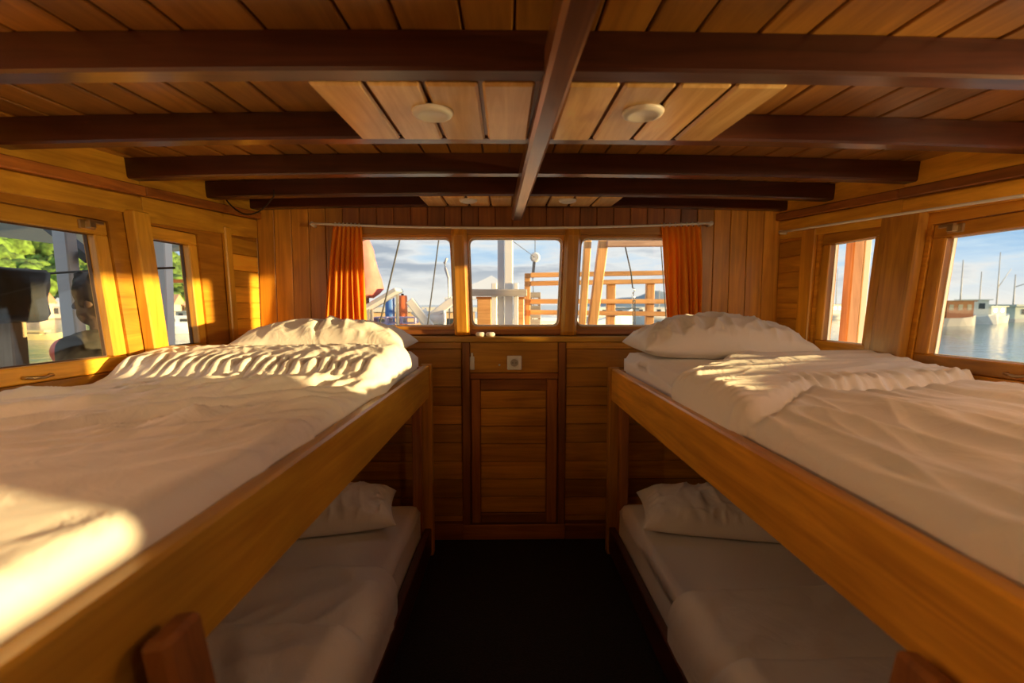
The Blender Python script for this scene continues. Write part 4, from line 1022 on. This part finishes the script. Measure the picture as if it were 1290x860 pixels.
for P, Q in zip(rows, rows[1:]):
    for k in range(24): bm.faces.new([P[k], P[(k+1) % 24], Q[(k+1) % 24], Q[k]])
bm.faces.new(rows[0]); bm.faces.new(rows[-1])
link('tarp', bm, plain('dark_tarp', (.045, .05, .06), .45, bump=.8, nscale=7), t_, True)
a, c = at(1, 405, 2.1), at(23, 405, 2.1); link('post', bx(a.x, c.x, 2.07, 2.14, PD, a.z+.02, bev=.006), wood('pale_post_wood', (.42, .30, .17), (.62, .47, .30), 'Z', rough=.7, coat=0), t_)
p, q = at(-40, 345, 2.45), at(128, 340, 2.45); rope([p-(q-p)*.3, p, (p+q)/2-Vector((0, 0, .012)), q, q+(q-p)*.55], .006, 'dark rope strung level along the side deck')
t_ = thing('side_railing', Vector((at(232, 400, 4.2).x, 4.2, PD)), 'dark timber rail outside the narrow hillside window', 'railing')
p, q = at(180, 354, 4.2), at(262, 354, 4.2); link('rail', bar(nb(), p, q, .04, .03), midw('X'), t_)
for c in (p, q): link('post', bx(c.x-.02, c.x+.02, 4.19, 4.23, PD, c.z), midw('Z'), t_)
c = at(88, 443, 2.7); t_ = thing('red_fender', Vector((c.x, 2.7, c.z-.09)), 'round red boat fender hanging by the pale awning post', 'fender')
link('ball', lathe(nb(), [(.01, -.09)]+[(.085*math.cos(a), .085*math.sin(a)) for a in np.linspace(-1.4, 1.4, 10)]+[(.015, .10)], c, 20), plain('fender_red', (.75, .10, .06), .45), t_, True)
link('line', tube(nb(), [c+Vector((0, 0, .09)), c+Vector((.02, 0, .9))], .006, 6), ROPE, t_)
link('deck_bin', bx(*(lambda a, c: (a.x, c.x, 2.9, 3.15))(at(62, 440, 2.9), at(84, 440, 2.9)), PD, at(70, 439, 2.9).z, bev=.02), plain('grey_bin', (.34, .35, .38), .5), None, label='grey lidded deck bin beside the red fender', cat='bin')
boat(46, 36, 3.4, .05, (.80, .66, .30), (.70, .58, .30), 'small yellow canoe floating off the village', (.35, .6), .22, .38, 0, None, .2, name='canoe')
boat(226, 44, 5.0, .3, (.80, .82, .84), (.72, .76, .82), 'small white boat off the village seen past the white post', (.3, .7), .8, .7, 0, None, .3)
boat(240, 60, 6.0, -.2, (.84, .80, .66), (.80, .74, .58), 'cream boat close under the hill seen past the white post', (.25, .75), .9, .8, 0, None, .3)

# ------------------------------------------------------------------ person on the side deck
def capsule(bm, p, q, r0, r1, seg=12, n=5):
    p, q = Vector(p), Vector(q); d = (q-p).normalized(); pts = []; 
    a = d.cross(Vector((0, 1, .1))).normalized(); c = a.cross(d)
    prof = [(-r0*math.cos(t_), r0*math.sin(t_)) for t_ in np.linspace(.15, math.pi/2, n)]+[((q-p).length+r1*math.cos(t_), r1*math.sin(t_)) for t_ in np.linspace(math.pi/2, .15, n)]
    rows = [[bm.verts.new(p+d*h+(a*math.cos(k*math.tau/seg)+c*math.sin(k*math.tau/seg))*r) for k in range(seg)] for h, r in prof]
    for P, Q in zip(rows, rows[1:]):
        for k in range(seg): bm.faces.new([P[k], P[(k+1) % seg], Q[(k+1) % seg], Q[k]])
    bm.faces.new(rows[0]); bm.faces.new(rows[-1])
def ellipsoid(bm, c, rx, ry, rz):
    r = bmesh.ops.create_icosphere(bm, subdivisions=3, radius=1)
    for v in r['verts']: v.co = Vector((c[0]+v.co.x*rx, c[1]+v.co.y*ry, c[2]+v.co.z*rz))
def remesh(o, vox, it=4):
    md = o.modifiers.new('r', 'REMESH'); md.mode = 'VOXEL'; md.voxel_size = vox; md.use_smooth_shade = True
    md = o.modifiers.new('s', 'SMOOTH'); md.iterations = it; md.factor = .5
H = at(126, 379, 2.25); hx, hy = H.x, H.y; fz = PD; top = H.z+.115; ht = top-fz       # standing, turned to the hillside, chin lowered
k = ht/1.68
def B(x, y, z): return (hx+x*k, hy+y*k, fz+z*k)          # local: facing -x, right hand side +y
pr = thing('person', (hx, hy, fz), 'person in dark clothing with dark hair standing on the side deck', 'person')
bm = nb()
ellipsoid(bm, B(0, 0, 1.565), .098*k, .078*k, .118*k)
ellipsoid(bm, B(-.045, 0, 1.505), .055*k, .056*k, .062*k)
capsule(bm, B(-.098, 0, 1.57), B(-.118, 0, 1.535), .010*k, .017*k)      # nose
ellipsoid(bm, B(-.092, 0, 1.493), .014*k, .026*k, .012*k)               # lips
for s_ in (-1, 1): ellipsoid(bm, B(.012, s_*.080, 1.555), .022*k, .010*k, .034*k); ellipsoid(bm, B(-.082, s_*.032, 1.590), .018*k, .020*k, .010*k)
capsule(bm, B(.02, 0, 1.36), B(.005, 0, 1.50), .058*k, .052*k)
capsule(bm, B(.02, -.10, 1.33), B(.02, .10, 1.33), .085*k, .085*k); capsule(bm, B(.01, -.06, 1.20), B(.01, .06, 1.20), .115*k, .115*k)
capsule(bm, B(.02, -.05, 1.05), B(.02, .05, 1.05), .105*k, .105*k); capsule(bm, B(.02, -.07, .92), B(.02, .07, .92), .110*k, .110*k)
for s_ in (-1, 1):
    capsule(bm, B(.02, s_*.175, 1.345), B(.05, s_*.225, 1.07), .055*k, .042*k); capsule(bm, B(.05, s_*.225, 1.07), B(-.03, s_*.215, .83), .041*k, .028*k)
    capsule(bm, B(-.035, s_*.212, .815), B(-.05, s_*.208, .745), .030*k, .032*k)
    for q, (dx, L) in enumerate(((-.024, .075), (-.008, .085), (.009, .080), (.025, .062))):
        f0 = (-.052+dx, s_*.207, .735); f1 = (f0[0]-.012, s_*.200, .735-L*.55); f2 = (f0[0]-.030, s_*.190, .735-L)
        capsule(bm, B(*f0), B(*f1), .0095*k, .0085*k, 8, 3); capsule(bm, B(*f1), B(*f2), .0085*k, .007*k, 8, 3)
    capsule(bm, B(-.060, s_*.205, .80), B(-.095, s_*.195, .755), .012*k, .009*k, 8, 3)
    capsule(bm, B(.02, s_*.085, .90), B(.0, s_*.095, .50), .085*k, .055*k); capsule(bm, B(.0, s_*.095, .50), B(.03, s_*.10, .09), .054*k, .036*k)
    capsule(bm, B(.045, s_*.10, .045), B(-.13, s_*.115, .032), .040*k, .030*k)
o = link('body', bm, plain('skin', (.10, .055, .035), .6), pr, True); remesh(o, .0085*k, 3)
bm = nb()
capsule(bm, B(.02, -.105, 1.335), B(.02, .105, 1.335), .094*k, .094*k); capsule(bm, B(.01, -.062, 1.20), B(.01, .062, 1.20), .126*k, .126*k)
capsule(bm, B(.02, -.055, 1.05), B(.02, .055, 1.05), .118*k, .118*k); capsule(bm, B(.02, -.07, .93), B(.02, .07, .93), .120*k, .120*k)
for s_ in (-1, 1): capsule(bm, B(.02, s_*.178, 1.345), B(.045, s_*.217, 1.12), .066*k, .058*k)
o = link('shirt', bm, plain('dark_shirt', (.030, .028, .024), .85), pr, True); remesh(o, .011*k, 4)
bm = nb()
capsule(bm, B(.02, -.07, .91), B(.02, .07, .91), .119*k, .119*k)
for s_ in (-1, 1): capsule(bm, B(.02, s_*.085, .88), B(.002, s_*.095, .53), .096*k, .080*k)
o = link('shorts', bm, plain('dark_shorts', (.05, .05, .06), .85), pr, True); remesh(o, .011*k, 4)
bm = nb()
ellipsoid(bm, B(.012, 0, 1.605), .118*k, .098*k, .108*k); ellipsoid(bm, B(.055, 0, 1.53), .060*k, .078*k, .070*k); ellipsoid(bm, B(-.055, 0, 1.655), .050*k, .060*k, .026*k)
for q in range(26):
    a = q*2.4; ellipsoid(bm, B(.02+.085*math.cos(a), .075*math.sin(a), 1.60+.08*math.sin(q*1.7)), .024*k, .024*k, .024*k)
o = link('hair', bm, plain('dark_hair', (.012, .009, .007), .6), pr, True); remesh(o, .009*k, 2)
